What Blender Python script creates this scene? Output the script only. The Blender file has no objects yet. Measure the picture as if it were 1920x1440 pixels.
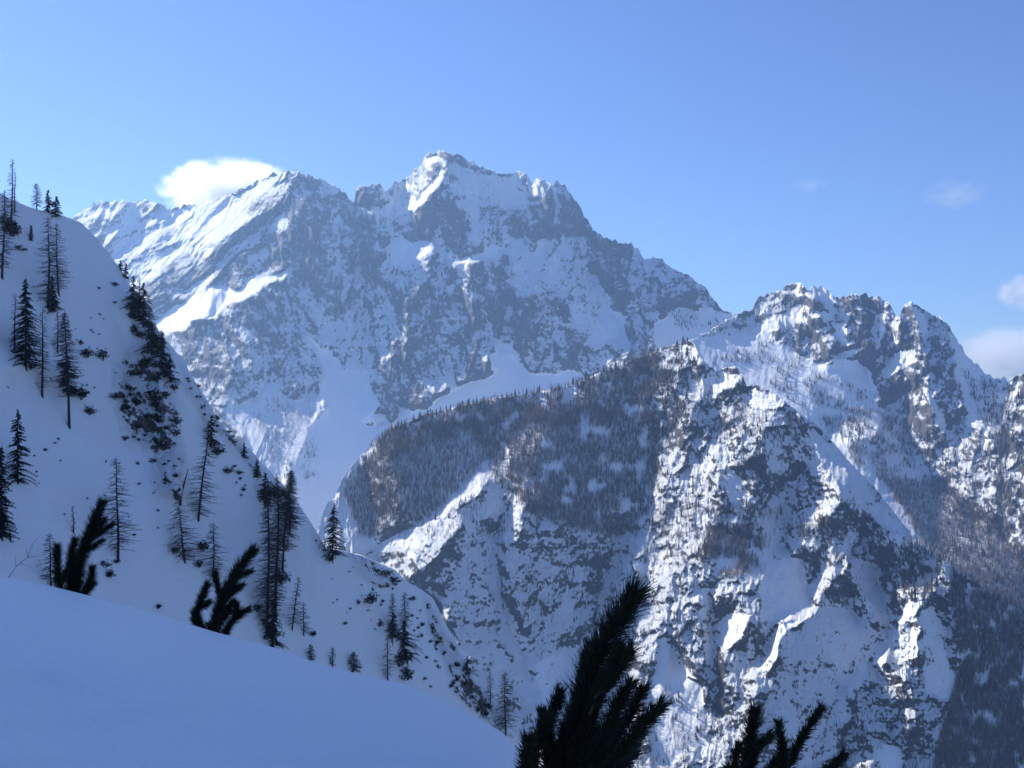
import bpy, math, random
import numpy as np

# ------------------------------------------------------------------ camera, sky, sun, exposure
scene = bpy.context.scene
FPX = 1866.7          # focal length in pixels of a 1920 px wide frame
HOR = 780.0           # row of the horizon in that frame
cam_data = bpy.data.cameras.new("camera")
cam_data.sensor_width = 36.0
cam_data.lens = 35.0
cam_data.shift_y = (HOR - 720.0) / 1920.0
cam_data.clip_start = 0.1
cam_data.clip_end = 60000.0
cam = bpy.data.objects.new("camera", cam_data)
scene.collection.objects.link(cam)
cam.rotation_euler = (math.radians(90), 0, 0)
cam.location = (0, 0, 0)
scene.camera = cam

SUN_AZ = math.radians(50)      # left of the view direction
SUN_EL = math.radians(35)
world = bpy.data.worlds.new("World")
scene.world = world
world.use_nodes = True
wn = world.node_tree.nodes
wl = world.node_tree.links
for n in list(wn):
    wn.remove(n)
sky = wn.new('ShaderNodeTexSky')
sky.sky_type = 'NISHITA'
sky.sun_disc = False
sky.sun_elevation = SUN_EL
sky.sun_rotation = -SUN_AZ
sky.altitude = 3000
sky.air_density = 1.4
sky.dust_density = 0.15
sky.ozone_density = 6.0
bgn = wn.new('ShaderNodeBackground')
bgn.inputs['Strength'].default_value = 0.088
wo = wn.new('ShaderNodeOutputWorld')
hsv = wn.new('ShaderNodeHueSaturation'); hsv.inputs['Saturation'].default_value = 1.07; hsv.inputs['Hue'].default_value = 0.514
wl.new(sky.outputs[0], hsv.inputs['Color']); wl.new(hsv.outputs[0], bgn.inputs['Color'])
wl.new(bgn.outputs[0], wo.inputs['Surface'])

sun_data = bpy.data.lights.new("sun", 'SUN')
sun_data.energy = 5.0
sun_data.angle = math.radians(0.5)
sun_data.color = (1.0, 0.95, 0.87)
sun = bpy.data.objects.new("sun", sun_data)
scene.collection.objects.link(sun)
# the lamp shines along -Z
sun.rotation_euler = (math.radians(90) - SUN_EL, 0, math.pi + SUN_AZ)
SUN_DIR = np.array([-math.sin(SUN_AZ)*math.cos(SUN_EL), math.cos(SUN_AZ)*math.cos(SUN_EL), math.sin(SUN_EL)])

scene.view_settings.view_transform = 'Standard'
scene.view_settings.look = 'None'
scene.view_settings.exposure = 0.70
scene.view_settings.gamma = 1.0
scene.view_settings.use_curve_mapping = False
scene.render.engine = 'CYCLES'
cy = scene.cycles
cy.max_bounces = 8
cy.diffuse_bounces = 2
cy.glossy_bounces = 1
cy.transmission_bounces = 2
cy.transparent_max_bounces = 6
cy.volume_bounces = 5
cy.use_denoising = True
cy.sample_clamp_indirect = 4.0
cy.volume_max_steps = 64
cy.volume_step_rate = 1.0

rng = np.random.default_rng(7)
random.seed(7)

# ------------------------------------------------------------------ noise (numpy)
_perm = np.random.default_rng(11).permutation(4096)
_gang = np.random.default_rng(12).random(4096) * 2 * math.pi
_gx, _gy = np.cos(_gang), np.sin(_gang)

def perlin(x, y, seed=0):
    xi = np.floor(x).astype(np.int64); yi = np.floor(y).astype(np.int64)
    xf = x - xi; yf = y - yi
    u = xf*xf*xf*(xf*(xf*6-15)+10); v = yf*yf*yf*(yf*(yf*6-15)+10)
    def g(ix, iy, dx, dy):
        h = _perm[(_perm[(ix + seed*131) & 4095] + iy*17 + seed) & 4095]
        return _gx[h]*dx + _gy[h]*dy
    a = g(xi, yi, xf, yf); b = g(xi+1, yi, xf-1, yf)
    c = g(xi, yi+1, xf, yf-1); d = g(xi+1, yi+1, xf-1, yf-1)
    return ((a*(1-u)+b*u)*(1-v) + (c*(1-u)+d*u)*v) * 1.5

def fbm(x, y, octaves=5, seed=0, gain=0.5):
    s = 0; a = 1; f = 1
    for o in range(octaves):
        s = s + a*perlin(x*f, y*f, seed+o*7)
        a *= gain; f *= 2.03
    return s

def smooth(t):
    t = np.clip(t, 0, 1)
    return t*t*(3-2*t)

def poly_mask(X, Y, poly, feather):
    """soft inside mask of a closed outline"""
    P = np.array(poly, float); n = len(P)
    x0, y0 = P.min(0) - feather*2; x1, y1 = P.max(0) + feather*2
    m = np.zeros(X.shape)
    sel = (X > x0) & (X < x1) & (Y > y0) & (Y < y1)
    if not sel.any():
        return m
    x = X[sel]; y = Y[sel]
    inside = np.zeros(x.shape, bool); dist = np.full(x.shape, 1e9)
    for i in range(n):
        ax, ay = P[i]; bx, by = P[(i+1) % n]
        c = ((ay > y) != (by > y))
        with np.errstate(divide='ignore', invalid='ignore'):
            xx = (bx-ax)*(y-ay)/((by-ay) if by != ay else 1e-9)+ax
        inside ^= c & (x < xx)
        ex, ey = bx-ax, by-ay
        t = np.clip(((x-ax)*ex+(y-ay)*ey)/(ex*ex+ey*ey+1e-9), 0, 1)
        dist = np.minimum(dist, np.hypot(x-ax-t*ex, y-ay-t*ey))
    sd = np.where(inside, dist, -dist)
    m[sel] = smooth(sd/(2*feather)+0.5)
    return m

def line_dist(X, Y, line):
    P = np.array(line, float)
    best = np.full(X.shape, 1e9)
    for i in range(len(P)-1):
        ax, ay = P[i]; bx, by = P[i+1]
        ex, ey = bx-ax, by-ay
        t = np.clip(((X-ax)*ex+(Y-ay)*ey)/(ex*ex+ey*ey+1e-9), 0, 1)
        best = np.minimum(best, np.hypot(X-ax-t*ex, Y-ay-t*ey))
    return best

def rbf(pts, X, Y):
    P = np.array([(p[0], p[1]) for p in pts], float)/1000.0
    V = np.array([p[2] for p in pts], float)
    n = len(P)
    r = np.linalg.norm(P[:, None]-P[None], axis=2)
    A = np.zeros((n+3, n+3)); A[:n, :n] = r + np.eye(n)*1e-6
    A[:n, n] = 1; A[:n, n+1:] = P; A[n, :n] = 1; A[n+1:, :n] = P.T
    w = np.linalg.solve(A, np.concatenate([V, np.zeros(3)]))
    out = np.full(X.shape, w[n]) + w[n+1]*X/1000 + w[n+2]*Y/1000
    for i in range(n):
        out += w[i]*np.hypot(X/1000-P[i, 0], Y/1000-P[i, 1])
    return out

def screened(l0, gx, gy, step, L):
    """height field whose slopes follow (gx, gy) per px and whose broad form follows l0"""
    H, W = l0.shape
    GX = gx*step; GY = gy*step
    fx = np.zeros((H, W)); fy = np.zeros((H, W))
    fx[:, :-1] = 0.5*(GX[:, :-1]+GX[:, 1:]); fy[:-1, :] = 0.5*(GY[:-1]+GY[1:])
    div = fx.copy(); div[:, 1:] -= fx[:, :-1]
    div += fy; div[1:] -= fy[:-1]
    lam = (step/L)**2
    rhs = lam*l0 - div
    ext = np.concatenate([rhs, rhs[:, ::-1]], 1); ext = np.concatenate([ext, ext[::-1]], 0)
    F = np.fft.rfft2(ext)
    ky = 2-2*np.cos(2*np.pi*np.arange(2*H)/(2*H)); kx = 2-2*np.cos(2*np.pi*np.arange(W+1)/(2*W))
    sol = np.fft.irfft2(F/(lam+ky[:, None]+kx[None, :]), s=ext.shape)
    return sol[:H, :W]

def bilin(A, xs0, ys0, step, X, Y):
    fx = np.clip((X-xs0)/step, 0, A.shape[1]-1.001); fy = np.clip((Y-ys0)/step, 0, A.shape[0]-1.001)
    ix = fx.astype(int); iy = fy.astype(int); u = fx-ix; v = fy-iy
    return (A[iy, ix]*(1-u)+A[iy, ix+1]*u)*(1-v)+(A[iy+1, ix]*(1-u)+A[iy+1, ix+1]*u)*v

def pos(px, py, D):
    return np.stack([(px-960)/FPX*D, D, (HOR-py)/FPX*D], -1)

# ------------------------------------------------------------------ mesh helpers
def new_mesh(name, verts, faces_flat, face_sizes, attrs=None, smooth_shade=False, mats=None, mat_idx=None):
    me = bpy.data.meshes.new(name)
    verts = np.asarray(verts, np.float32)
    faces_flat = np.asarray(faces_flat, np.int32).ravel()
    face_sizes = np.asarray(face_sizes, np.int32)
    me.vertices.add(len(verts)); me.vertices.foreach_set('co', verts.ravel())
    me.loops.add(len(faces_flat)); me.loops.foreach_set('vertex_index', faces_flat)
    me.polygons.add(len(face_sizes))
    starts = np.concatenate([[0], np.cumsum(face_sizes)[:-1]]).astype(np.int32)
    me.polygons.foreach_set('loop_start', starts)
    if smooth_shade:
        me.polygons.foreach_set('use_smooth', np.ones(len(face_sizes), bool))
    if mats:
        for m in mats:
            me.materials.append(m)
    if mat_idx is not None:
        me.polygons.foreach_set('material_index', np.asarray(mat_idx, np.int32))
    me.update(calc_edges=True)
    if attrs:
        for k, v in attrs.items():
            a = me.attributes.new(k, 'FLOAT', 'POINT')
            a.data.foreach_set('value', np.asarray(v, np.float32))
    return me

def link(name, me, parent=None, **props):
    o = bpy.data.objects.new(name, me)
    scene.collection.objects.link(o)
    if parent is not None:
        o.parent = parent
    for k, v in props.items():
        o[k] = v
    return o

class Surf:
    """a stretch of terrain: rows run down from its skyline, bearings run left to right"""
    def __init__(s, name, x0, x1, ybot, step, sil, base, feats=(), ribs=(), rough=1.0, rock=0.5, a=0.35, b=0.8,
                 L=220, jag=3.0, waves=(90, 45, 23, 12, 7), seed=1, aniso=0.55, out=None, feather=8, flank=1.0,
                 floor=-700, skirt=0.6, dgain=0.5, warp=10, mat=None, flutes=(), kf=.22, ledge=.12, sg=.6, lg=2.4, dens=1.0, rock_noise=0.35, cone=0):
        out = out or step
        sil = np.array(sil, float)
        ytop_min = sil[:, 1].min()-30
        gx = np.arange(x0, x1+step, step, dtype=float)
        gy = np.arange(ytop_min, ybot+step, step, dtype=float)
        X, Y = np.meshgrid(gx, gy)
        s.gx0, s.gy0, s.step = gx[0], gy[0], step
        l0 = np.log(base(X, Y))
        WX = X + warp*fbm(X/60, Y/60, 4, seed+50); WY = Y + warp*fbm(X/60, Y/60, 4, seed+60)
        A = np.full(X.shape, a); B = np.full(X.shape, b); R = np.full(X.shape, rough); K = np.full(X.shape, rock); SH = np.zeros(X.shape)
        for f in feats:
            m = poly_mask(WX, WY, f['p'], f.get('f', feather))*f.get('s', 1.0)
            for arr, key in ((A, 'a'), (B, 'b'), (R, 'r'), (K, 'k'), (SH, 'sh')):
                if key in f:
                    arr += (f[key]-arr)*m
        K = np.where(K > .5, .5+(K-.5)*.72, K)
        A = np.where(A < 0, A*lg, A*sg)
        ell = screened(l0, A/FPX, -B/FPX, step, L)
        for w in waves:
            SX = X + SH*(Y-Y.mean())
            sl = 0.75
            qx = SX + 0.35*w*perlin(X/w, Y/w, seed+3); qy = Y + 0.35*w*perlin(X/w+9, Y/w, seed+4)
            n1 = perlin(qx/w, qy/w*aniso, seed+int(w))
            rid = (0.45-np.abs(n1))*1.6
            n2 = perlin(qx/w*0.8+7, qy/w*0.8, seed+int(w)+5)
            h = 0.6*rid + 0.55*n2
            ell -= h*sl*w/4.0/FPX*R*(0.8 if w > 40 else 1.6)*dens
        for w, am in flutes:
            wx_ = X + SH*(Y-Y.mean()) + 0.9*w*perlin(X/(w*2.2), Y/(w*3.5), seed+91) + .25*w*perlin(X/w*1.5, Y/w, seed+92)
            n1 = perlin(wx_/w, Y/(w*4.5), seed+93+int(w))
            rid = (0.36-np.abs(n1))*2
            ell -= rid*am*w/4/FPX*np.minimum(R, 1.1)
            K = K + kf*rid*np.clip(R*1.5-.2, 0, 1)
        if ledge:
            lx, ly = X/46, (Y+14*perlin(X/50, Y/50, seed+95))
            K = K + ledge*(perlin(lx, ly/7.0, seed+96)+.8*perlin(lx*2.5, ly/3.6, seed+97))*np.clip(R*1.5-.3, 0, 1)*1.3
        for line, width, amp in ribs:
            d = line_dist(WX, WY, line)
            ell -= amp*width/FPX*np.maximum(0, 1-d/width)
        s.ell, s.K, s.R = ell, K, R
        # sheared rows
        cx = np.arange(x0, x1+out*.5, out, dtype=float)
        yt = np.interp(cx, sil[:, 0], sil[:, 1])
        if jag:
            yt = yt - jag*(0.5*np.abs(perlin(cx/14, cx*0+3.3, seed+9))*2 + 0.5*perlin(cx/6, cx*0+1.3, seed+8))*np.clip(np.interp(cx, gx, R[5]) , .15, 1)
        s.cx, s.yt = cx, yt
        nr = int((ybot-np.median(yt))/out)
        t = np.linspace(0, 1, nr)
        PX = np.repeat(cx[None], nr, 0); PY = yt[None]+(ybot-yt)[None]*t[:, None]
        Lg = bilin(ell, s.gx0, s.gy0, step, PX, PY)
        Kk = bilin(K, s.gx0, s.gy0, step, PX, PY)
        D = np.exp(Lg)
        P = pos(PX, PY, D)
        # flank behind the skyline
        back = []; top = P[0]; W = len(cx)
        dref = np.median(D[0])
        acc = top.copy()
        for k in range(11):
            dy = dref*0.004*(1.55**k)
            acc = acc.copy()
            acc[:, 1] += dy; acc[:, 0] += acc[:, 0]/acc[:, 1]*dy
            acc[:, 2] -= dy*flank*(0.45 if k < 2 else 1.0)
            jj = 0.25*dy*perlin(cx/(10*1.4**k), cx*0+k*5.1, seed+70+k)
            q = acc.copy(); q[:, 2] += jj; q[:, 2] = np.maximum(q[:, 2], floor-5); q[:, 1] = np.minimum(q[:, 1], 5600)
            back.append(q)
        front = []; acc = P[-1].copy()
        for k in range(5):
            dz = max(1.0, (P[-1, :, 2].max()-floor))*(0.04, 0.08, 0.18, 0.3, 0.6)[k]
            acc = acc.copy(); acc[:, 2] -= dz; acc[:, 1] -= dz*skirt
            q = acc.copy(); q[:, 2] = np.maximum(q[:, 2], floor-5)
            front.append(q)
        allP = np.concatenate([np.array(back[::-1]), P, np.array(front)], 0)
        allK = np.concatenate([np.repeat(Kk[:1], len(back), 0), Kk, np.repeat(Kk[-1:], len(front), 0)], 0)
        R_, C_ = allP.shape[:2]
        idx = np.arange(R_*C_).reshape(R_, C_)
        q = np.stack([idx[1:, :-1], idx[1:, 1:], idx[:-1, 1:], idx[:-1, :-1]], -1).reshape(-1, 4)
        me = new_mesh(name, allP.reshape(-1, 3), q, np.full(len(q), 4), {'rock': allK.ravel()}, smooth_shade=True, mats=[mat])
        s.obj = link(name, me, kind='structure')
        s.name = name
    def band(s, w, waves):
        return 1.0
    def at(s, px, py):
        """surface point seen at a bearing and height"""
        px = np.asarray(px, float); py = np.asarray(py, float)
        yt = np.interp(px, s.cx, s.yt)
        py = np.maximum(py, yt)
        D = np.exp(bilin(s.ell, s.gx0, s.gy0, s.step, px, py))
        return pos(px, py, D)

# ------------------------------------------------------------------ materials
def mat_new(name):
    m = bpy.data.materials.new(name); m.use_nodes = True
    nt = m.node_tree
    for n in list(nt.nodes):
        nt.nodes.remove(n)
    o = nt.nodes.new('ShaderNodeOutputMaterial')
    b = nt.nodes.new('ShaderNodeBsdfPrincipled')
    nt.links.new(b.outputs[0], o.inputs['Surface'])
    return m, nt, b

def N(nt, typ, **kw):
    n = nt.nodes.new(typ)
    for k, v in kw.items():
        if k in ('op',):
            n.operation = v
        elif hasattr(n, k):
            setattr(n, k, v)
    return n

def math_node(nt, op, a, b=None, clamp=False):
    n = nt.nodes.new('ShaderNodeMath'); n.operation = op; n.use_clamp = clamp
    for i, v in enumerate((a, b)):
        if v is None:
            continue
        if isinstance(v, (int, float)):
            n.inputs[i].default_value = v
        else:
            nt.links.new(v, n.inputs[i])
    return n.outputs[0]

def noise_node(nt, vec, scale, detail=6, rough=0.6, stretch=(1, 1, 1)):
    mp = nt.nodes.new('ShaderNodeMapping')
    mp.inputs['Scale'].default_value = (scale*stretch[0], scale*stretch[1], scale*stretch[2])
    nt.links.new(vec, mp.inputs['Vector'])
    n = nt.nodes.new('ShaderNodeTexNoise')
    n.inputs['Scale'].default_value = 1.0
    n.inputs['Detail'].default_value = detail
    n.inputs['Roughness'].default_value = rough
    nt.links.new(mp.outputs[0], n.inputs['Vector'])
    return n.outputs[0]

def ramp(nt, fac, stops):
    r = nt.nodes.new('ShaderNodeValToRGB')
    el = r.color_ramp.elements
    while len(el) < len(stops):
        el.new(0.5)
    for e, (p, c) in zip(el, stops):
        e.position = p; e.color = (*c, 1) if len(c) == 3 else c
    nt.links.new(fac, r.inputs[0])
    return r.outputs[0]

def terrain_mat(name, size, thr=0.5, steep=2.2, noise_amt=2.4, rockcols=None, bump=1.0, snow=(0.86, 0.88, 0.90), sharp=0.16, vert=0.5):
    """snow over rock: rock shows where the ground is steep, broken up at the scale `size` metres"""
    m, nt, bs = mat_new(name)
    geo = nt.nodes.new('ShaderNodeNewGeometry')
    vec = geo.outputs['Position']
    at = nt.nodes.new('ShaderNodeAttribute'); at.attribute_name = 'rock'
    sep = nt.nodes.new('ShaderNodeSeparateXYZ'); nt.links.new(geo.outputs['Normal'], sep.inputs[0])
    n1 = noise_node(nt, vec, 1/size, 9, 0.68, (1, 1, vert))
    n2 = noise_node(nt, vec, 1/(size*0.23), 5, 0.7, (1, 1, 1.6))
    n3 = noise_node(nt, vec, 1/(size*5), 3, 0.5, (1, 1, 0.6))
    v = math_node(nt, 'MULTIPLY', math_node(nt, 'SUBTRACT', n1, 0.5), noise_amt)
    v = math_node(nt, 'ADD', v, math_node(nt, 'MULTIPLY', math_node(nt, 'SUBTRACT', n2, 0.5), noise_amt*0.8))
    v = math_node(nt, 'ADD', v, math_node(nt, 'MULTIPLY', math_node(nt, 'SUBTRACT', n3, 0.5), noise_amt*0.5))
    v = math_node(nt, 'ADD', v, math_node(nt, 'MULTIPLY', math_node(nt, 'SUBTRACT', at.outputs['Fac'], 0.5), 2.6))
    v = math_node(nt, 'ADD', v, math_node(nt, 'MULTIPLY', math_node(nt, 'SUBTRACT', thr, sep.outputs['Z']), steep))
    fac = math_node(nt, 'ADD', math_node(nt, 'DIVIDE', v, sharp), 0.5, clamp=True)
    rc = rockcols or ((0.085, 0.08, 0.08), (0.17, 0.155, 0.145), (0.29, 0.26, 0.235))
    nc = noise_node(nt, vec, 1/(size*0.6), 6, 0.65, (1, 1, 0.35))
    rcol = ramp(nt, nc, [(0.32, rc[0]), (0.5, rc[1]), (0.7, rc[2])])
    mix = nt.nodes.new('ShaderNodeMix'); mix.data_type = 'RGBA'
    nt.links.new(fac, mix.inputs[0]); mix.inputs[6].default_value = (*snow, 1); nt.links.new(rcol, mix.inputs[7])
    nt.links.new(mix.outputs[2], bs.inputs['Base Color'])
    bs.inputs['Roughness'].default_value = 0.75
    bs.inputs['Specular IOR Level'].default_value = 0.15
    if bump:
        bp = nt.nodes.new('ShaderNodeBump'); bp.inputs['Strength'].default_value = 1.0
        bp.inputs['Distance'].default_value = bump
        hh = math_node(nt, 'ADD', n2, math_node(nt, 'MULTIPLY', n1, 1.5))
        amp = math_node(nt, 'ADD', math_node(nt, 'MULTIPLY', at.outputs['Fac'], 1.6), 0.04, clamp=True)
        nt.links.new(math_node(nt, 'MULTIPLY', hh, amp), bp.inputs['Height'])
        nt.links.new(bp.outputs[0], bs.inputs['Normal'])
    return m
# ------------------------------------------------------------------ far massif
M_far = terrain_mat("far_rock_and_snow", 9, thr=0.43, steep=3.0, noise_amt=4.6, bump=4, sharp=0.3, vert=0.35, rockcols=((0.05, 0.047, 0.05), (0.11, 0.102, 0.10), (0.22, 0.195, 0.18)))
M_mid = terrain_mat("mid_rock_and_snow", 4.5, thr=0.36, steep=3.0, noise_amt=4.6, bump=2.5, sharp=0.3, vert=0.45, rockcols=((0.032, 0.03, 0.031), (0.075, 0.068, 0.065), (0.18, 0.155, 0.14)))
M_floor = terrain_mat("wooded_valley", 60, thr=2.5, steep=2.0, noise_amt=3, bump=0, rockcols=((0.03, 0.035, 0.03), (0.05, 0.045, 0.04), (0.07, 0.06, 0.05)))
M_near = terrain_mat("near_snow_and_rock", 3.5, thr=0.5, steep=1.2, noise_amt=3.6, bump=0.7, sharp=.3,
                     rockcols=((0.05, 0.045, 0.042), (0.10, 0.088, 0.08), (0.20, 0.175, 0.16)))

sil_B = [(-60, 480), (60, 440), (145, 405), (165, 390), (185, 383), (230, 378), (255, 382), (270, 377), (300, 385), (320, 393), (345, 387),
 (380, 380), (420, 372), (450, 357), (480, 345), (500, 335), (540, 323), (560, 325), (600, 337), (630, 350), (655, 372), (663, 382), (668, 356),
 (690, 348), (715, 350), (723, 362), (728, 352), (745, 343), (770, 330), (788, 312), (800, 295), (812, 288), (830, 285), (850, 290), (870, 298),
 (905, 315), (940, 328), (955, 326), (970, 321), (985, 327), (995, 344), (1005, 338), (1025, 340), (1035, 350), (1045, 340), (1060, 352),
 (1075, 372), (1090, 395), (1105, 420), (1115, 437), (1130, 445), (1155, 455), (1165, 460), (1185, 460), (1200, 475), (1212, 492), (1225, 483),
 (1240, 490), (1255, 503), (1270, 512), (1285, 513), (1300, 525), (1320, 540), (1335, 560), (1350, 580), (1370, 592), (1400, 602), (1440, 612), (1560, 640)]
base_B = lambda X, Y: np.exp(rbf([(-60, 400, math.log(4300)), (300, 380, math.log(4000)), (540, 330, math.log(3500)), (830, 290, math.log(3450)),
    (1100, 430, math.log(3300)), (1400, 600, math.log(2900)), (300, 620, math.log(3020)), (390, 760, math.log(2700)), (600, 640, math.log(3000)), (900, 640, math.log(2900)),
    (1200, 640, math.log(2750)), (700, 830, math.log(2600)), (500, 950, math.log(2220)), (900, 950, math.log(2200)), (1500, 900, math.log(2100))], X, Y))
LIT = -1.0
feats_B = [
 # far left sunlit ridges
 dict(sh=.9, p=[(100, 350), (330, 350), (345, 395), (420, 420), (520, 345), (560, 300), (555, 335), (520, 400), (470, 470), (430, 490), (380, 560), (300, 610), (200, 560), (100, 480)], a=-.45, b=1.0, r=1.0, k=.40),
 dict(sh=.9, p=[(330, 385), (440, 355), (545, 318), (515, 355), (490, 385), (455, 425), (400, 450), (360, 455), (330, 420)], a=-1.0, b=1.2, r=.6, k=.2),
 dict(p=[(240, 375), (258, 375), (250, 440), (232, 470), (215, 470)], a=.5, b=.9, r=.4, k=.3),
 # rock bands below it
 dict(p=[(395, 455), (460, 425), (500, 400), (560, 330), (640, 360), (700, 440), (730, 480), (650, 560), (560, 560), (540, 490), (460, 530), (390, 520)], a=.35, b=.75, r=.8, k=.60),
 dict(p=[(305, 490), (370, 475), (400, 490), (395, 540), (340, 550), (300, 545)], a=.3, b=.5, r=.6, k=.72),
 dict(p=[(455, 385), (530, 355), (535, 372), (505, 395), (470, 410)], a=-.7, b=.9, r=1, k=.5),
 dict(p=[(505, 412), (535, 395), (535, 425), (508, 427)], a=-1, b=1.3, r=.5, k=.1),
 dict(p=[(355, 540), (400, 522), (400, 540), (350, 548)], a=-1, b=1.4, r=.5, k=.15),
 # bright shelf
 dict(p=[(288, 605), (320, 575), (350, 558), (400, 540), (450, 535), (490, 520), (540, 500), (540, 512), (500, 535), (460, 552), (420, 575), (390, 590), (360, 600), (345, 625), (300, 625)], a=-1.0, b=1.7, r=.35, k=.02, f=5),
 dict(p=[(398, 560), (420, 545), (432, 548), (405, 590), (390, 592)], a=.3, b=.9, r=.3, k=.1, f=4),
 # slope under the shelf
 dict(p=[(300, 640), (420, 590), (540, 530), (600, 600), (600, 700), (560, 780), (420, 760), (330, 680)], a=1.0, b=.7, r=.9, k=.60),
 dict(p=[(345, 650), (400, 640), (440, 690), (420, 780), (380, 760), (350, 700)], a=-.3, b=.8, r=1.3, k=.52),
 dict(p=[(410, 760), (520, 730), (580, 760), (600, 840), (560, 900), (480, 860)], a=1.3, b=.9, r=.4, k=.40),
 # summit, sunlit left side
 dict(p=[(790, 300), (812, 285), (845, 288), (835, 330), (800, 370), (765, 392), (735, 390), (760, 350)], a=-.55, b=.8, r=1.1, k=.50),
 dict(p=[(745, 398), (775, 375), (800, 350), (828, 320), (832, 326), (812, 358), (785, 385), (750, 410)], a=-1.0, b=1.4, r=.5, k=.0, f=4),
 dict(p=[(800, 300), (820, 288), (826, 300), (810, 312)], a=-1.0, b=1.4, r=.5, k=.05, f=3),
 dict(p=[(668, 350), (720, 350), (720, 385), (700, 400), (670, 385)], a=-.3, b=.8, r=1.2, k=.52),
 dict(p=[(716, 388), (738, 386), (736, 402), (716, 402)], a=-1.0, b=1.4, r=.5, k=.0, f=4),
 # summit shade wall
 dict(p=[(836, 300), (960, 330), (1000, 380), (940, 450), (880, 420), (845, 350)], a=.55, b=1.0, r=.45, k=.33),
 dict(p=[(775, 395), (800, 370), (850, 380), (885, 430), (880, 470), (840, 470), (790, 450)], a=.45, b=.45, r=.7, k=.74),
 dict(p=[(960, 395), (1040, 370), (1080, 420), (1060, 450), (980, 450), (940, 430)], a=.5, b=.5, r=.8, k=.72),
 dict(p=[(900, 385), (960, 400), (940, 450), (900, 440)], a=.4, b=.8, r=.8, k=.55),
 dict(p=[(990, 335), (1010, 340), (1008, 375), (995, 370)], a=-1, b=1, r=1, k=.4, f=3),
 # pale shelf across the face
 dict(p=[(690, 470), (740, 440), (800, 455), (860, 490), (940, 450), (950, 470), (860, 510), (820, 470), (760, 500), (700, 500)], a=.45, b=1.2, r=.3, k=.22),
 dict(p=[(780, 478), (795, 467), (815, 478), (812, 487), (795, 492)], a=-1.0, b=1.6, r=.4, k=.0, f=3),
 dict(p=[(845, 478), (885, 479), (884, 489), (848, 488)], a=-1.0, b=1.8, r=.2, k=.0, f=2),
 # great central pillar
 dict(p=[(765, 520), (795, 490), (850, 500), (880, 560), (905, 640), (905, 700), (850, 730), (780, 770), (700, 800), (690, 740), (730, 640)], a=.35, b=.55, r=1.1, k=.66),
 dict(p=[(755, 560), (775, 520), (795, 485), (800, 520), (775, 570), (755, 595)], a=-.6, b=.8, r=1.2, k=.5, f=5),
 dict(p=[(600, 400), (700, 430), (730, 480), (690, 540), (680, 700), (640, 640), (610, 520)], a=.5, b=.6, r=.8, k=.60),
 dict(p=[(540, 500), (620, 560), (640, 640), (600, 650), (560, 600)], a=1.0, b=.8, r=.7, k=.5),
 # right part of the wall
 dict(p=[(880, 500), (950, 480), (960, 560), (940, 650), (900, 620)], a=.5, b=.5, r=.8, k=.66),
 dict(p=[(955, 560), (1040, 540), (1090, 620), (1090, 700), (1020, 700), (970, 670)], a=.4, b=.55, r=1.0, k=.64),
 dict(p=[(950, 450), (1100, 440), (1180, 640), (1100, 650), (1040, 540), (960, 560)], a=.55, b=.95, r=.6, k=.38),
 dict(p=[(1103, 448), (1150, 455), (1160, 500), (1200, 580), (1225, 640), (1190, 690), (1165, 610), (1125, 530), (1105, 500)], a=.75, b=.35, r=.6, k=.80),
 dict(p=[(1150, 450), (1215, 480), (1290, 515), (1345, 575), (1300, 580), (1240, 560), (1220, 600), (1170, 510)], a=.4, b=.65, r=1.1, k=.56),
 # snow saddle to the right and the couloir aprons
 dict(p=[(1225, 600), (1280, 570), (1400, 590), (1600, 640), (1600, 900), (1200, 900), (1220, 660)], a=2.1, b=.8, r=.10, k=.08),
 dict(p=[(585, 625), (600, 640), (640, 690), (690, 690), (700, 760), (735, 800), (700, 900), (640, 1000), (500, 1000), (560, 860), (610, 760)], a=2.1, b=.85, r=.10, k=.02),
 dict(p=[(940, 640), (955, 650), (985, 690), (1010, 700), (1080, 685), (1095, 700), (1160, 720), (1160, 800), (760, 1000), (700, 820), (800, 755), (860, 720), (905, 700), (920, 660)], a=2.0, b=.9, r=.08, k=.0),
 dict(p=[(1125, 560), (1170, 600), (1175, 660), (1130, 640)], a=.6, b=1.1, r=.3, k=.2),
]
ribs_B = [([(795, 480), (770, 540), (740, 640), (700, 760)], 34, 1.1), ([(850, 500), (890, 600), (905, 680)], 26, .8),
 ([(945, 470), (948, 640)], 20, -1.0), ([(560, 330), (590, 450), (600, 560), (590, 640)], 40, .5), ([(665, 385), (680, 500), (690, 620)], 30, -.9),
 ([(1160, 455), (1190, 560), (1225, 640)], 26, .8), ([(830, 290), (850, 380), (890, 450)], 40, .5), ([(1000, 345), (1050, 430)], 30, .5),
 ([(1100, 430), (1120, 520), (1170, 640)], 26, -.8), ([(450, 560), (470, 660), (500, 740)], 30, .5), ([(1215, 490), (1260, 560)], 20, .6)]
massif = Surf('mountain_massif', -60, 1560, 1010, 1.5, sil_B, base_B, feats_B, ribs_B, a=.35, b=.75, L=230, seed=3, aniso=.5, sg=.9, flutes=((120, .55), (64, .9), (30, 1.0), (14, 1.0)), mat=M_far, jag=8, out=1.5, floor=-700, waves=(90, 45, 23, 12, 6.5, 4))

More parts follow.
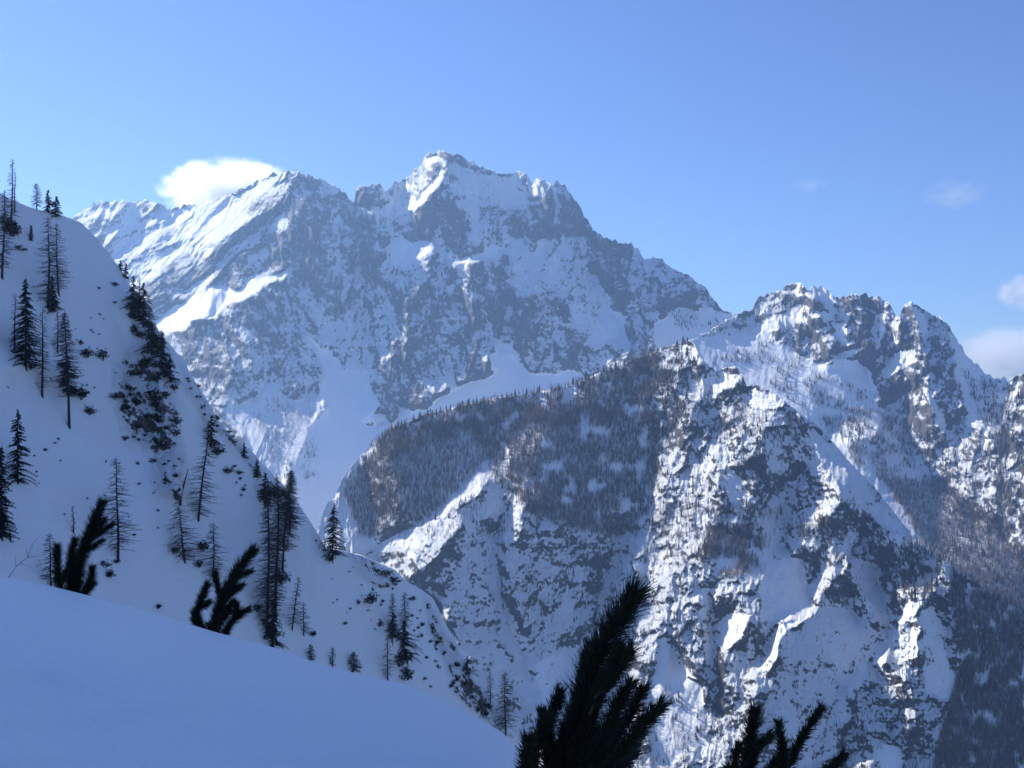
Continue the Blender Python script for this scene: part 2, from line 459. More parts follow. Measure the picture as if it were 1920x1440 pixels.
# ------------------------------------------------------------------ right hand peaks
sil_C = [(1180, 760), (1300, 640), (1350, 610), (1380, 594), (1395, 584), (1410, 586), (1416, 570), (1430, 556), (1450, 550), (1470, 543), (1490, 531), (1500, 532), (1515, 545),
 (1530, 537), (1545, 541), (1562, 556), (1575, 560), (1600, 552), (1630, 557), (1655, 562), (1670, 575), (1681, 597), (1688, 592), (1695, 575),
 (1710, 570), (1725, 576), (1740, 588), (1765, 597), (1775, 610), (1790, 632), (1810, 665), (1830, 686), (1850, 705), (1870, 713), (1900, 716), (1950, 720), (2160, 760)]
base_C = lambda X, Y: np.exp(rbf([(1180, 700, math.log(2700)), (1420, 580, math.log(2600)), (1700, 580, math.log(2300)), (1900, 720, math.log(2300)), (1300, 800, math.log(2330)),
    (1500, 760, math.log(2280)), (1700, 850, math.log(2010)), (1900, 1000, math.log(1750)), (1750, 1150, math.log(1600)), (2160, 760, math.log(2200)), (2160, 1250, math.log(1500)), (1300, 1100, math.log(2000))], X, Y))
feats_C = [
 dict(p=[(1400, 590), (1440, 545), (1500, 525), (1530, 560), (1570, 560), (1600, 600), (1570, 660), (1500, 650), (1450, 620)], a=-.6, b=.9, r=1.2, k=.50),
 dict(p=[(1410, 620), (1440, 590), (1500, 575), (1560, 580), (1555, 598), (1490, 605), (1440, 630)], a=-1, b=1.2, r=.7, k=.2, f=5),
 dict(p=[(1480, 545), (1500, 528), (1515, 555), (1495, 560)], a=-1, b=1.2, r=.5, k=.1, f=4),
 dict(p=[(1522, 540), (1545, 538), (1566, 560), (1560, 580), (1530, 562)], a=.6, b=.9, r=.5, k=.25, f=5),
 dict(p=[(1450, 600), (1500, 620), (1560, 670), (1540, 680), (1480, 650)], a=.3, b=.7, r=1.0, k=.70, f=6),
 dict(p=[(1562, 565), (1600, 552), (1640, 560), (1650, 600), (1640, 660), (1590, 680), (1565, 640)], a=-.1, b=.55, r=1.1, k=.66, f=6),
 dict(p=[(1560, 605), (1575, 605), (1600, 640), (1585, 650), (1560, 625)], a=-1, b=1.2, r=.5, k=.15, f=4),
 dict(p=[(1630, 580), (1662, 583), (1672, 610), (1650, 650), (1640, 620)], a=-.9, b=1.1, r=.6, k=.2, f=5),
 dict(p=[(1670, 598), (1690, 600), (1688, 640), (1670, 655)], a=-1, b=1.2, r=.5, k=.05, f=4),
 dict(p=[(1550, 680), (1570, 672), (1585, 655), (1615, 658), (1600, 675), (1570, 683)], a=-1, b=1.3, r=.5, k=.1, f=3),
 # smooth bowl
 dict(p=[(1470, 668), (1540, 682), (1605, 680), (1625, 700), (1650, 730), (1610, 740), (1520, 725)], a=1.8, b=1.0, r=.06, k=.0, f=5),
 # tower
 dict(p=[(1690, 580), (1715, 570), (1720, 620), (1700, 640), (1688, 620)], a=-.15, b=.4, r=.8, k=.78, f=4),
 dict(p=[(1715, 572), (1735, 590), (1740, 640), (1720, 620)], a=.7, b=.7, r=.3, k=.2, f=4),
 dict(p=[(1740, 590), (1775, 600), (1790, 700), (1800, 760), (1770, 770), (1750, 700), (1742, 640)], a=-.2, b=.5, r=1.2, k=.66, f=5),
 dict(p=[(1660, 650), (1720, 630), (1735, 700), (1740, 730), (1690, 760), (1650, 720)], a=-.3, b=.6, r=1.2, k=.60, f=6),
 dict(p=[(1650, 690), (1690, 655), (1720, 660), (1720, 680), (1680, 690), (1655, 705)], a=-1, b=1.2, r=.7, k=.15, f=4),
 dict(p=[(1650, 720), (1700, 720), (1720, 750), (1680, 760), (1650, 740)], a=.1, b=.4, r=.8, k=.78, f=6),
 dict(p=[(1665, 760), (1700, 740), (1730, 725), (1745, 740), (1770, 790), (1760, 830), (1700, 810)], a=-.8, b=1.0, r=.8, k=.40, f=5),
 dict(p=[(1735, 730), (1760, 760), (1800, 810), (1800, 830), (1760, 790)], a=.8, b=1.0, r=.2, k=.1, f=4),
 dict(p=[(1760, 750), (1800, 740), (1830, 800), (1830, 850), (1790, 820)], a=.1, b=.45, r=1.0, k=.74, f=6),
 # dark right flank
 dict(p=[(1778, 620), (1850, 700), (1900, 715), (1890, 860), (1850, 860), (1810, 780), (1790, 700)], a=.8, b=.9, r=.3, k=.22, f=6),
 dict(p=[(1800, 790), (1850, 800), (1880, 860), (1860, 930), (1800, 880)], a=-.7, b=.9, r=1.1, k=.45, f=8),
 # lit slopes under the cliffs
 dict(p=[(1680, 790), (1760, 800), (1850, 860), (1880, 960), (1930, 1010), (1900, 1030), (1780, 930), (1700, 850)], a=-.8, b=1.1, r=.8, k=.35, f=10),
 # shaded valley side
 dict(p=[(1300, 640), (1440, 625), (1520, 680), (1640, 735), (1690, 790), (1710, 880), (1780, 950), (1930, 1060), (1930, 1300), (1300, 1300)], a=1.5, b=.85, r=.2, k=.22, f=12),
 dict(p=[(1480, 760), (1540, 840), (1620, 930), (1720, 1050), (1770, 1010), (1720, 900), (1650, 835), (1560, 780)], a=2.8, b=.6, r=.25, k=.3, f=14),
 dict(p=[(1545, 792), (1600, 790), (1645, 805), (1640, 825), (1590, 825), (1555, 815)], a=-1, b=1.5, r=.8, k=.2, f=5),
 dict(p=[(1860, 870), (1960, 860), (2100, 1050), (1960, 1060), (1880, 960)], a=-.6, b=1.0, r=1.0, k=.42, f=10),
]
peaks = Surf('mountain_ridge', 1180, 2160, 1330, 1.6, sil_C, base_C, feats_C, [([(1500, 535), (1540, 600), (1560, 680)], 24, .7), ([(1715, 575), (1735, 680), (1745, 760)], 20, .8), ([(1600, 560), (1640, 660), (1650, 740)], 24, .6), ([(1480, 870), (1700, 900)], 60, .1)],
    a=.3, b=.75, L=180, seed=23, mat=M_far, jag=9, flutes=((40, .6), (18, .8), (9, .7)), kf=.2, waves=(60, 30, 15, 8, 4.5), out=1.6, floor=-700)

# crag at the right edge
sil_E = [(1868, 900), (1878, 800), (1886, 745), (1893, 712), (1905, 704), (1930, 700), (1980, 690), (2060, 720), (2160, 760)]
base_E = lambda X, Y: 1900 - (Y-700)*0.5 + np.abs(X-1960)*0.8
crag = Surf('mountain_crag', 1868, 2160, 1130, 2.0, sil_E, base_E, [
  dict(p=[(1860, 690), (1960, 690), (1960, 1130), (1860, 1130)], a=-.55, b=.75, r=1.2, k=.50)], a=-.4, b=.7, L=120, seed=31, flutes=((30, .6), (12, .6)), mat=M_far, jag=5, waves=(50, 25, 12, 7), floor=-700)

# ------------------------------------------------------------------ wooded middle ridge and its great buttress
sil_D = [(540, 1130), (590, 1010), (610, 950), (637, 913), (645, 895), (660, 872), (680, 850), (700, 830), (740, 802), (800, 777), (860, 762), (930, 747), (1000, 737), (1060, 727), (1110, 706), (1170, 682),
 (1220, 662), (1260, 647), (1295, 638), (1303, 648), (1312, 668), (1325, 684), (1345, 697), (1360, 690), (1378, 688), (1390, 700), (1400, 725), (1420, 722), (1440, 732), (1470, 752), (1500, 776), (1535, 800),
 (1570, 840), (1600, 875), (1640, 915), (1680, 965), (1715, 1012), (1760, 1047), (1830, 1092), (1920, 1150), (2100, 1270)]
base_D = lambda X, Y: np.exp(rbf([(x, y, math.log(d)) for x, y, d in [(560, 1100, 1270), (640, 915, 1400), (900, 755, 1560), (1100, 706, 1560), (1295, 638, 1500), (1500, 776, 1390), (1600, 875, 1290), (1700, 1005, 1200),
   (1830, 1092, 1190), (1920, 1150, 1235), (2100, 1270, 1220), (1300, 900, 1290), (1150, 900, 1430), (700, 1100, 1250), (850, 980, 1330), (1000, 1150, 1270), (1100, 1300, 1190), (1500, 950, 1210), (1600, 1050, 1130), (1300, 1150, 1150),
   (1550, 1200, 1055), (1750, 1250, 1060), (1900, 1400, 1110), (2050, 1500, 1100), (1300, 1500, 970), (1700, 1500, 1000), (850, 1500, 1030), (560, 1560, 1020)]], X, Y))
feats_D = [
 # wooded left hill: top light, hollows shaded
 dict(p=[(560, 1050), (640, 890), (700, 825), (860, 755), (1060, 720), (1230, 655), (1290, 650), (1230, 780), (1000, 900), (800, 1000), (650, 1050)], a=.05, b=1.15, r=.5, k=.25, f=8),
 dict(p=[(1040, 725), (1120, 700), (1170, 682), (1240, 655), (1240, 700), (1200, 770), (1100, 760)], a=-.2, b=1.25, r=.7, k=.25, f=10),
 dict(p=[(780, 800), (860, 790), (900, 830), (870, 900), (850, 970), (800, 960), (775, 900)], a=.9, b=1.0, r=.3, k=.2, f=10),
 dict(p=[(1040, 770), (1120, 770), (1225, 800), (1235, 900), (1215, 960), (1170, 1010), (1060, 980), (1000, 900)], a=1.0, b=.9, r=.25, k=.25, f=12),
 dict(p=[(925, 835), (985, 812), (1010, 820), (990, 850), (940, 860)], a=-.5, b=1.4, r=.8, k=.25, f=8),
 dict(p=[(680, 850), (735, 830), (745, 880), (760, 960), (720, 985), (690, 930)], a=-.75, b=1.0, r=1.0, k=.42, f=6),
 dict(p=[(735, 845), (775, 850), (780, 930), (755, 950)], a=.6, b=.9, r=.5, k=.25, f=6),
 dict(p=[(690, 975), (745, 965), (740, 990), (700, 1005)], a=-.8, b=1.3, r=.7, k=.3, f=6),
 # lower left hill snow spur, lit along its left side
 dict(p=[(690, 1040), (760, 1000), (790, 985), (830, 960), (870, 925), (905, 903), (940, 910), (900, 960), (840, 1010), (800, 1060), (760, 1090)], a=-1.1, b=1.2, r=1.0, k=.40, f=5),
 dict(p=[(860, 960), (880, 935), (910, 915), (940, 905), (945, 950), (915, 990), (890, 1030)], a=.7, b=1.0, r=.4, k=.32, f=5),
 dict(p=[(760, 1090), (800, 1060), (870, 990), (900, 1020), (920, 1120), (950, 1250), (990, 1400), (900, 1400), (830, 1160)], a=.6, b=.75, r=.7, k=.40, f=6),
 dict(p=[(820, 1110), (850, 1110), (840, 1180), (825, 1170)], a=-.8, b=.8, r=1, k=.4, f=5),
 # shade gully left of the spur group
 dict(p=[(905, 1000), (925, 1000), (940, 1120), (1000, 1200), (1010, 1350), (970, 1300), (945, 1200), (915, 1100)], a=.9, b=.7, r=.3, k=.30, f=5),
 dict(p=[(925, 1010), (950, 965), (962, 920), (985, 935), (975, 1000), (960, 1020)], a=-.9, b=1.1, r=.7, k=.2, f=4),
 dict(p=[(990, 1030), (1000, 1008), (1045, 1010), (1035, 1035), (1015, 1070), (1005, 1050)], a=-.8, b=1.1, r=.8, k=.3, f=4),
 # shade wall right of it
 dict(p=[(940, 1020), (1160, 1000), (1170, 1060), (1140, 1120), (1120, 1200), (1050, 1300), (1020, 1260), (960, 1130)], a=.65, b=.65, r=.8, k=.46, f=8),
 dict(p=[(1020, 1160), (1090, 1110), (1110, 1180), (1060, 1260), (1010, 1260)], a=.6, b=.9, r=.5, k=.42, f=8),
 dict(p=[(1005, 1240), (1045, 1215), (1100, 1200), (1090, 1300), (1020, 1330), (1000, 1290)], a=.5, b=1.0, r=.3, k=.15, f=6),
 dict(p=[(1150, 980), (1215, 950), (1215, 1000), (1180, 1060), (1150, 1120), (1110, 1160)], a=.9, b=.5, r=.5, k=.50, f=6),
 dict(p=[(1200, 850), (1222, 850), (1218, 960), (1200, 990)], a=.5, b=1.1, r=.2, k=.1, f=5),
 # great buttress, speckled in sun
 dict(p=[(1225, 660), (1300, 638), (1345, 695), (1390, 690), (1440, 732), (1500, 778), (1500, 810), (1440, 850), (1400, 950), (1440, 1000), (1430, 1030), (1280, 1060), (1190, 1100), (1150, 1150), (1130, 1130), (1175, 1030), (1215, 960), (1225, 850), (1250, 760), (1200, 720)], a=-.55, b=.95, r=1.15, k=.46, f=6),
 dict(p=[(1278, 700), (1300, 690), (1310, 720), (1285, 745), (1270, 735)], a=.6, b=.9, r=.3, k=.2, f=5),
 dict(p=[(1285, 640), (1305, 645), (1310, 690), (1345, 705), (1385, 690), (1385, 725), (1345, 735), (1310, 720), (1285, 690)], a=-1, b=1.3, r=.7, k=.12, f=6),
 dict(p=[(1385, 745), (1415, 725), (1450, 738), (1470, 755), (1440, 765), (1400, 760)], a=-1, b=1.3, r=.6, k=.1, f=5),
 dict(p=[(1390, 765), (1450, 760), (1495, 780), (1480, 800), (1420, 800), (1390, 790)], a=-.3, b=1.1, r=.8, k=.35, f=5),
 dict(p=[(1240, 800), (1300, 800), (1300, 840), (1240, 845)], a=.1, b=.6, r=1.0, k=.72, f=8),
 dict(p=[(1290, 750), (1340, 760), (1350, 800), (1310, 800)], a=.1, b=.6, r=1.0, k=.70, f=8),
 dict(p=[(1385, 860), (1425, 855), (1450, 900), (1460, 925), (1440, 925), (1400, 890)], a=.5, b=.5, r=.8, k=.74, f=5),
 dict(p=[(1350, 880), (1380, 880), (1400, 930), (1380, 950), (1350, 920)], a=.6, b=.9, r=.3, k=.2, f=5),
 # shaded gully between buttress and its right neighbour
 dict(p=[(1440, 810), (1530, 800), (1580, 850), (1530, 870), (1500, 910), (1480, 940), (1460, 1000), (1440, 1060), (1420, 1050), (1410, 1000), (1450, 940), (1430, 860)], a=.25, b=.8, r=.4, k=.30, f=7),
 # second rib, sunlit
 dict(p=[(1510, 870), (1540, 860), (1560, 900), (1590, 930), (1560, 960), (1580, 990), (1530, 1060), (1470, 1060), (1475, 1000), (1480, 930)], a=-1.1, b=1.3, r=1.1, k=.42, f=6),
 dict(p=[(1550, 840), (1600, 870), (1660, 940), (1700, 1000), (1690, 1020), (1620, 980), (1570, 930)], a=1.2, b=.75, r=.4, k=.35, f=7),
 dict(p=[(1500, 1000), (1560, 980), (1610, 970), (1605, 1040), (1560, 1060), (1500, 1050)], a=-.3, b=.95, r=.8, k=.35, f=8),
 # third rib, sunlit
 dict(p=[(1612, 980), (1640, 975), (1690, 1000), (1720, 1030), (1700, 1080), (1720, 1110), (1690, 1130), (1680, 1160), (1660, 1120), (1640, 1060), (1620, 1030)], a=-1.2, b=1.2, r=1.0, k=.35, f=5),
 dict(p=[(1700, 1040), (1770, 1045), (1790, 1110), (1720, 1120)], a=-1.0, b=1.2, r=1.0, k=.40, f=6),
 # big shaded snow faces lower right
 dict(p=[(1440, 1040), (1500, 1050), (1530, 1120), (1510, 1160), (1470, 1160), (1430, 1200), (1420, 1130)], a=.75, b=.95, r=.35, k=.25, f=5),
 dict(p=[(1535, 1050), (1590, 1050), (1600, 1080), (1560, 1140), (1530, 1160), (1520, 1100)], a=-1.2, b=1.1, r=1.1, k=.45, f=5),
 dict(p=[(1560, 1085), (1585, 1080), (1600, 1130), (1645, 1190), (1640, 1230), (1600, 1320), (1570, 1420), (1500, 1440), (1450, 1400), (1430, 1300), (1460, 1200), (1520, 1160)], a=.7, b=.9, r=.5, k=.33, f=5),
 dict(p=[(1590, 1090), (1610, 1110), (1640, 1140), (1645, 1185), (1620, 1175), (1595, 1135)], a=-1.0, b=1.1, r=.9, k=.22, f=4),
 dict(p=[(1420, 1250), (1440, 1200), (1480, 1165), (1510, 1160), (1480, 1190), (1455, 1230), (1440, 1270)], a=-1.4, b=1.1, r=.6, k=.15, f=4),
 dict(p=[(1600, 1040), (1640, 1060), (1650, 1100), (1670, 1170), (1650, 1180), (1630, 1120), (1600, 1080)], a=.4, b=.8, r=.3, k=.3, f=5),
 dict(p=[(1690, 1140), (1720, 1118), (1745, 1120), (1720, 1150), (1718, 1230), (1680, 1235), (1672, 1200)], a=-.9, b=.9, r=.8, k=.15, f=4),
 dict(p=[(1720, 1160), (1745, 1120), (1765, 1180), (1790, 1270), (1770, 1310), (1740, 1290), (1720, 1220)], a=.8, b=.9, r=.3, k=.15, f=4),
 dict(p=[(1755, 1120), (1780, 1140), (1785, 1190), (1770, 1180)], a=-.9, b=.9, r=.5, k=.15, f=4),
 dict(p=[(1640, 1225), (1665, 1225), (1700, 1290), (1720, 1340), (1690, 1420), (1650, 1420), (1630, 1330)], a=-.3, b=.8, r=1.1, k=.58, f=5),
 dict(p=[(1645, 1225), (1660, 1225), (1665, 1270), (1650, 1275)], a=-1, b=.9, r=.4, k=.05, f=3),
 # face under the buttress, left
 dict(p=[(1150, 1100), (1200, 1060), (1290, 1060), (1310, 1130), (1270, 1200), (1200, 1250), (1180, 1300), (1140, 1300), (1120, 1200)], a=-.4, b=.8, r=1.2, k=.48, f=6),
 dict(p=[(1190, 1050), (1208, 1045), (1212, 1090), (1200, 1095)], a=.7, b=.9, r=.2, k=.05, f=3),
 dict(p=[(1240, 1130), (1300, 1140), (1320, 1230), (1350, 1290), (1290, 1260), (1250, 1200)], a=.1, b=.6, r=1.2, k=.62, f=6),
 dict(p=[(1228, 1200), (1245, 1190), (1270, 1250), (1320, 1290), (1330, 1400), (1230, 1440), (1215, 1300)], a=.6, b=1.0, r=.25, k=.22, f=5),
 dict(p=[(1250, 1190), (1262, 1200), (1300, 1250), (1310, 1275), (1280, 1260)], a=-1, b=1.0, r=.5, k=.1, f=4),
 dict(p=[(1290, 1110), (1330, 1095), (1400, 1090), (1400, 1110), (1340, 1110), (1300, 1125)], a=-.9, b=1.2, r=.8, k=.2, f=5),
 dict(p=[(1310, 1110), (1345, 1110), (1340, 1200), (1345, 1280), (1325, 1270), (1315, 1180)], a=.8, b=.7, r=.3, k=.3, f=5),
 dict(p=[(1358, 1160), (1375, 1142), (1405, 1146), (1388, 1195), (1365, 1215), (1353, 1190)], a=-1, b=1.1, r=.6, k=.12, f=4),
 dict(p=[(1345, 1180), (1360, 1220), (1380, 1330), (1350, 1350), (1340, 1270)], a=-.1, b=.35, r=1.0, k=.78, f=5),
 dict(p=[(1330, 1000), (1430, 1000), (1430, 1080), (1340, 1080)], a=.2, b=1.2, r=.4, k=.3, f=10),
 # wooded right flank
 dict(p=[(1790, 1080), (1850, 1100), (2100, 1260), (2100, 1560), (1700, 1560), (1760, 1350), (1800, 1250)], a=.12, b=1.05, r=.5, k=.25, f=8),
 dict(p=[(1570, 1440), (1590, 1380), (1620, 1330), (1630, 1400), (1630, 1560), (1560, 1560)], a=-.5, b=.6, r=1.0, k=.66, f=5),
 dict(p=[(1630, 1380), (1680, 1400), (1700, 1480), (1640, 1480)], a=.6, b=1.0, r=.25, k=.1, f=6),
]
ribs_D = [([(1300, 640), (1310, 720), (1300, 800), (1240, 900), (1200, 1050), (1150, 1130)], 40, .7), ([(1500, 780), (1540, 860), (1490, 940), (1470, 1060)], 24, .6), ([(1480, 1165), (1420, 1260), (1400, 1400)], 24, 1.0),
 ([(1720, 1120), (1680, 1200), (1600, 1300), (1570, 1420)], 26, .9), ([(905, 905), (830, 970), (770, 1050)], 26, .8), ([(920, 1000), (940, 1120), (1000, 1300)], 26, -1.0),
 ([(1160, 1000), (1130, 1120), (1050, 1300)], 40, -.9), ([(1340, 1110), (1335, 1200), (1350, 1330)], 18, -.9), ([(1640, 1240), (1690, 1330), (1700, 1420)], 14, -.7), ([(1670, 1240), (1720, 1330)], 12, .8),
 ([(1600, 1300), (1640, 1430)], 14, .7), ([(1250, 1190), (1240, 1300)], 20, .4)]
buttress = Surf('mountain_buttress', 540, 2100, 1560, 1.5, sil_D, base_D, feats_D, ribs_D, a=.2, b=.85, L=200, seed=41, lg=3.0, flutes=((50, .5), (22, .7), (10, .8), (6, .8)), kf=.14, mat=M_mid, jag=3,
    waves=(80, 40, 20, 10, 6, 4), out=1.5, floor=-700)

# ------------------------------------------------------------------ near slope on the left
sil_G = [(-2700, -3300), (-2000, -2600), (-1300, -1560), (-1000, -950), (-700, -400), (-400, 20), (-150, 260), (0, 362), (20, 374), (60, 390), (110, 402), (150, 416), (175, 440), (195, 464), (215, 490), (232, 515), (250, 545), (270, 580), (300, 622), (330, 660), (345, 672), (355, 698),  # negative bearings: unseen part of the slope, raised to keep sun off the bank
 (385, 745), (410, 790), (440, 822), (470, 843), (490, 868), (520, 898), (545, 925), (560, 945), (580, 975), (600, 1008), (612, 1030), (640, 1032), (680, 1042), (715, 1058), (740, 1068), (765, 1092), (790, 1105),
 (812, 1122), (830, 1160), (850, 1195), (880, 1245), (910, 1290), (935, 1330), (965, 1375), (1000, 1420), (1040, 1490)]
def base_G(X, Y):
    xp = (X-960)/FPX; zp = (HOR-Y)/FPX
    den = np.maximum(-(zp+1.1*xp), 0.16)
    D = 55/den
    return np.clip(D, 30, 330)
def near_G(X, Y):
    D = base_G(X, Y)
    yt = np.interp(X, [p[0] for p in sil_G], [p[1] for p in sil_G])
    d = np.maximum(Y-yt, 0)
    return D*(1+0.06*np.exp(-d/25.0))
feats_G = [
 dict(p=[(215, 690), (255, 640), (290, 610), (325, 660), (335, 760), (345, 850), (330, 905), (290, 850), (240, 835), (215, 780)], a=.4, b=.35, r=1.6, k=.40, f=12),
 dict(p=[(245, 800), (320, 790), (345, 850), (335, 930), (325, 930), (300, 860)], a=.4, b=.35, r=1.6, k=.44, f=8),
 dict(p=[(650, 1040), (700, 1050), (740, 1090), (700, 1100), (670, 1080)], r=1.2, k=.42, f=6),
 dict(p=[(800, 1110), (840, 1190), (900, 1290), (960, 1380), (930, 1380), (860, 1300), (800, 1180)], r=1.5, k=.46, f=8),
 dict(p=[(330, 665), (400, 770), (460, 840), (500, 890), (480, 890), (400, 800), (345, 740)], r=.7, k=.36, f=6),
]
near = Surf('snow_slope', -2700, 1040, 1560, 4.0, sil_G, near_G, feats_G,
   [([(0, 690), (60, 680), (110, 700)], 40, .5), ([(480, 870), (560, 1000), (640, 1150)], 40, .5), ([(640, 1040), (700, 1130), (740, 1200)], 40, .6), ([(250, 560), (300, 700), (340, 900)], 44, .7), ([(380, 800), (420, 900), (430, 1000)], 50, -.3)],
   a=1.0, b=.55, sg=1.3, rough=.36, rock=.0, L=1500, seed=61, mat=M_near, jag=1.5, waves=(200, 100, 50, 24, 12), out=4.0, floor=-300, skirt=.1, flank=1.4, warp=6)
if True:
    pass

# valley floor far below, one sheet under everything
vx = np.linspace(-6500, 6500, 60); vy = np.linspace(-3000, 5800, 60)
VX, VY = np.meshgrid(vx, vy)
VZ = -700 + 12*fbm(VX/900, VY/900, 4, 90)
idx = np.arange(VX.size).reshape(VX.shape)
q = np.stack([idx[:-1, :-1], idx[:-1, 1:], idx[1:, 1:], idx[1:, :-1]], -1).reshape(-1, 4)
me = new_mesh('valley_floor', np.stack([VX, VY, VZ], -1).reshape(-1, 3), q, np.full(len(q), 4), {'rock': np.full(VX.size, .6)}, True, [M_floor])
link('valley_floor', me, kind='structure')

# ------------------------------------------------------------------ snow bank in the foreground
M_bank = terrain_mat("bank_snow", 1.0, thr=-3, steep=0.1, noise_amt=0.0, bump=0.0)
nt = M_bank.node_tree; bs = [n for n in nt.nodes if n.type == 'BSDF_PRINCIPLED'][0]
bp = nt.nodes.new('ShaderNodeBump'); bp.inputs['Strength'].default_value = 0.9; bp.inputs['Distance'].default_value = 0.03
g_ = nt.nodes.new('ShaderNodeNewGeometry')
nn = noise_node(nt, g_.outputs['Position'], 9, 6, 0.6)
nt.links.new(nn, bp.inputs['Height']); nt.links.new(bp.outputs[0], bs.inputs['Normal'])
bs.inputs['Roughness'].default_value = 0.5; bs.inputs['Specular IOR Level'].default_value = 0.5; bs.inputs['Sheen Weight'].default_value = 0.3; bs.inputs['Sheen Roughness'].default_value = 0.35
sil_H = [(-900, 960), (-400, 1010), (-150, 1045), (0, 1080), (100, 1100), (200, 1125), (300, 1153), (400, 1184), (520, 1216), (580, 1238), (640, 1256), (700, 1270), (760, 1283), (820, 1308), (870, 1333), (910, 1354), (940, 1372), (962, 1392), (976, 1412), (986, 1442),
  (1010, 1490), (1060, 1540), (1150, 1585), (1300, 1610), (1500, 1630), (1800, 1680), (2400, 1800)]
def base_H(X, Y):
    xp = (X-960)/FPX; zp = (HOR-Y)/FPX
    D = 1.45/np.maximum(-zp-0.05-0.22*xp, 0.08)
    yt = np.interp(X, [p[0] for p in sil_H], [p[1] for p in sil_H])
    d = np.maximum(Y-yt, 0)
    D = D*(1+.030*fbm(X/420+3, Y/130, 3, 140)*np.clip(d/90, 0, 1))
    return np.clip(D, 0.6, 14)*(1+0.30*np.exp(-d/38.0)+0.05*np.exp(-d/8.0))
bank = Surf('snow_bank', -900, 2400, 3600, 8.0, sil_H, base_H, [], [], a=0, b=0, rough=.0, rock=0, L=8, seed=71, mat=M_bank, jag=0, waves=(), out=7.0, floor=-40, skirt=.0, flank=.8)

# ------------------------------------------------------------------ plant materials
def plant_mat(name, c0, c1, rough=0.85, scale=3.0, spec=0.1):
    m, nt, bs = mat_new(name)
    g = nt.nodes.new('ShaderNodeNewGeometry')
    n = noise_node(nt, g.outputs['Position'], scale, 3, 0.6)
    nt.links.new(ramp(nt, n, [(0.35, c0), (0.65, c1)]), bs.inputs['Base Color'])
    bs.inputs['Roughness'].default_value = rough
    bs.inputs['Specular IOR Level'].default_value = spec
    return m
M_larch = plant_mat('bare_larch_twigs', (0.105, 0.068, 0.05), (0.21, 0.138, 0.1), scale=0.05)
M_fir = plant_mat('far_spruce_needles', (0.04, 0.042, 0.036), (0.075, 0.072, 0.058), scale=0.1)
M_bark = plant_mat('bark', (0.022, 0.018, 0.016), (0.06, 0.048, 0.04), scale=6)
M_twig = plant_mat('twigs', (0.03, 0.023, 0.02), (0.065, 0.05, 0.042), scale=4)
M_needle = plant_mat('spruce_needles', (0.008, 0.013, 0.009), (0.022, 0.032, 0.02), scale=2)
M_pine = plant_mat('pine_needles', (0.008, 0.012, 0.007), (0.022, 0.032, 0.015), scale=30, rough=0.55, spec=0.25)

class Soup:
    """collects triangles"""
    def __init__(s):
        s.v = []; s.f = []; s.n = 0
    def add(s, v, f):
        s.v.append(np.asarray(v, float).reshape(-1, 3)); s.f.append(np.asarray(f, int).reshape(-1, 3)+s.n); s.n += len(s.v[-1])
    def spike(s, a, b, r, r2=0.0):
        """three sided tapering spike from a to b"""
        a = np.asarray(a, float); b = np.asarray(b, float); d = b-a; L = np.linalg.norm(d)+1e-9; d = d/L
        u = np.cross(d, (0, 0, 1) if abs(d[2]) < .9 else (1, 0, 0)); u /= np.linalg.norm(u)+1e-9; w = np.cross(d, u)
        ring = [a+r*(math.cos(t)*u+math.sin(t)*w) for t in (0, 2.094, 4.189)]
        if r2 <= 0:
            s.add(ring+[b], [(0, 1, 3), (1, 2, 3), (2, 0, 3)])
        else:
            top = [b+r2*(math.cos(t)*u+math.sin(t)*w) for t in (0, 2.094, 4.189)]
            s.add(ring+top, [(0, 1, 3), (1, 4, 3), (1, 2, 4), (2, 5, 4), (2, 0, 5), (0, 3, 5)])
    def tube(s, pts, radii, n=6):
        pts = [np.asarray(p, float) for p in pts]; vs = []; fs = []
        for i, p in enumerate(pts):
            d = pts[min(i+1, len(pts)-1)]-pts[max(i-1, 0)]; d /= np.linalg.norm(d)+1e-9
            u = np.cross(d, (0, 0, 1) if abs(d[2]) < .9 else (0, 1, 0)); u /= np.linalg.norm(u)+1e-9; w = np.cross(d, u)
            for k in range(n):
                t = 2*math.pi*k/n; vs.append(p+radii[i]*(math.cos(t)*u+math.sin(t)*w))
        for i in range(len(pts)-1):
            for k in range(n):
                a = i*n+k; b = i*n+(k+1) % n
                fs += [(a, b, b+n), (a, b+n, a+n)]
        s.add(vs, fs)
    def arrays(s):
        return np.concatenate(s.v), np.concatenate(s.f)
    def mesh(s, name, mat, smooth_shade=False):
        v, f = s.arrays()
        return new_mesh(name, v, f, np.full(len(f), 3), smooth_shade=smooth_shade, mats=[mat])

def far_larch(seed, nb=32, wid=.2):
    r = random.Random(seed); s = Soup()
    s.spike((0, 0, -.05), (r.uniform(-.03, .03), 0, 1), .017)
    for i in range(nb):
        h = .15+.82*(i+r.random())/nb
        L = wid*(1.05-h)**.7*r.uniform(.6, 1.25)+.015; t = r.uniform(0, 6.28)
        s.spike((0, 0, h), (L*math.cos(t), L*math.sin(t), h+r.uniform(-.05, .05)), .015)
    return s.arrays()

def far_spruce(seed, tiers=9):
    r = random.Random(seed); s = Soup()
    s.spike((0, 0, -.05), (0, 0, 1), .02)
    for i in range(tiers):
        h = .08+.86*i/tiers; R = .17*(1.05-h)+.02; nsp = 7
        for k in range(nsp):
            t = 6.28*(k+r.random()*.8)/nsp; RR = R*r.uniform(.6, 1.2)
            s.add([(0, 0, h+.15), (RR*math.cos(t-.35), RR*math.sin(t-.35), h-.02), (RR*math.cos(t+.35), RR*math.sin(t+.35), h-.03), (RR*1.2*math.cos(t), RR*1.2*math.sin(t), h-.05)],
                  [(0, 1, 3), (0, 3, 2)])
    return s.arrays()

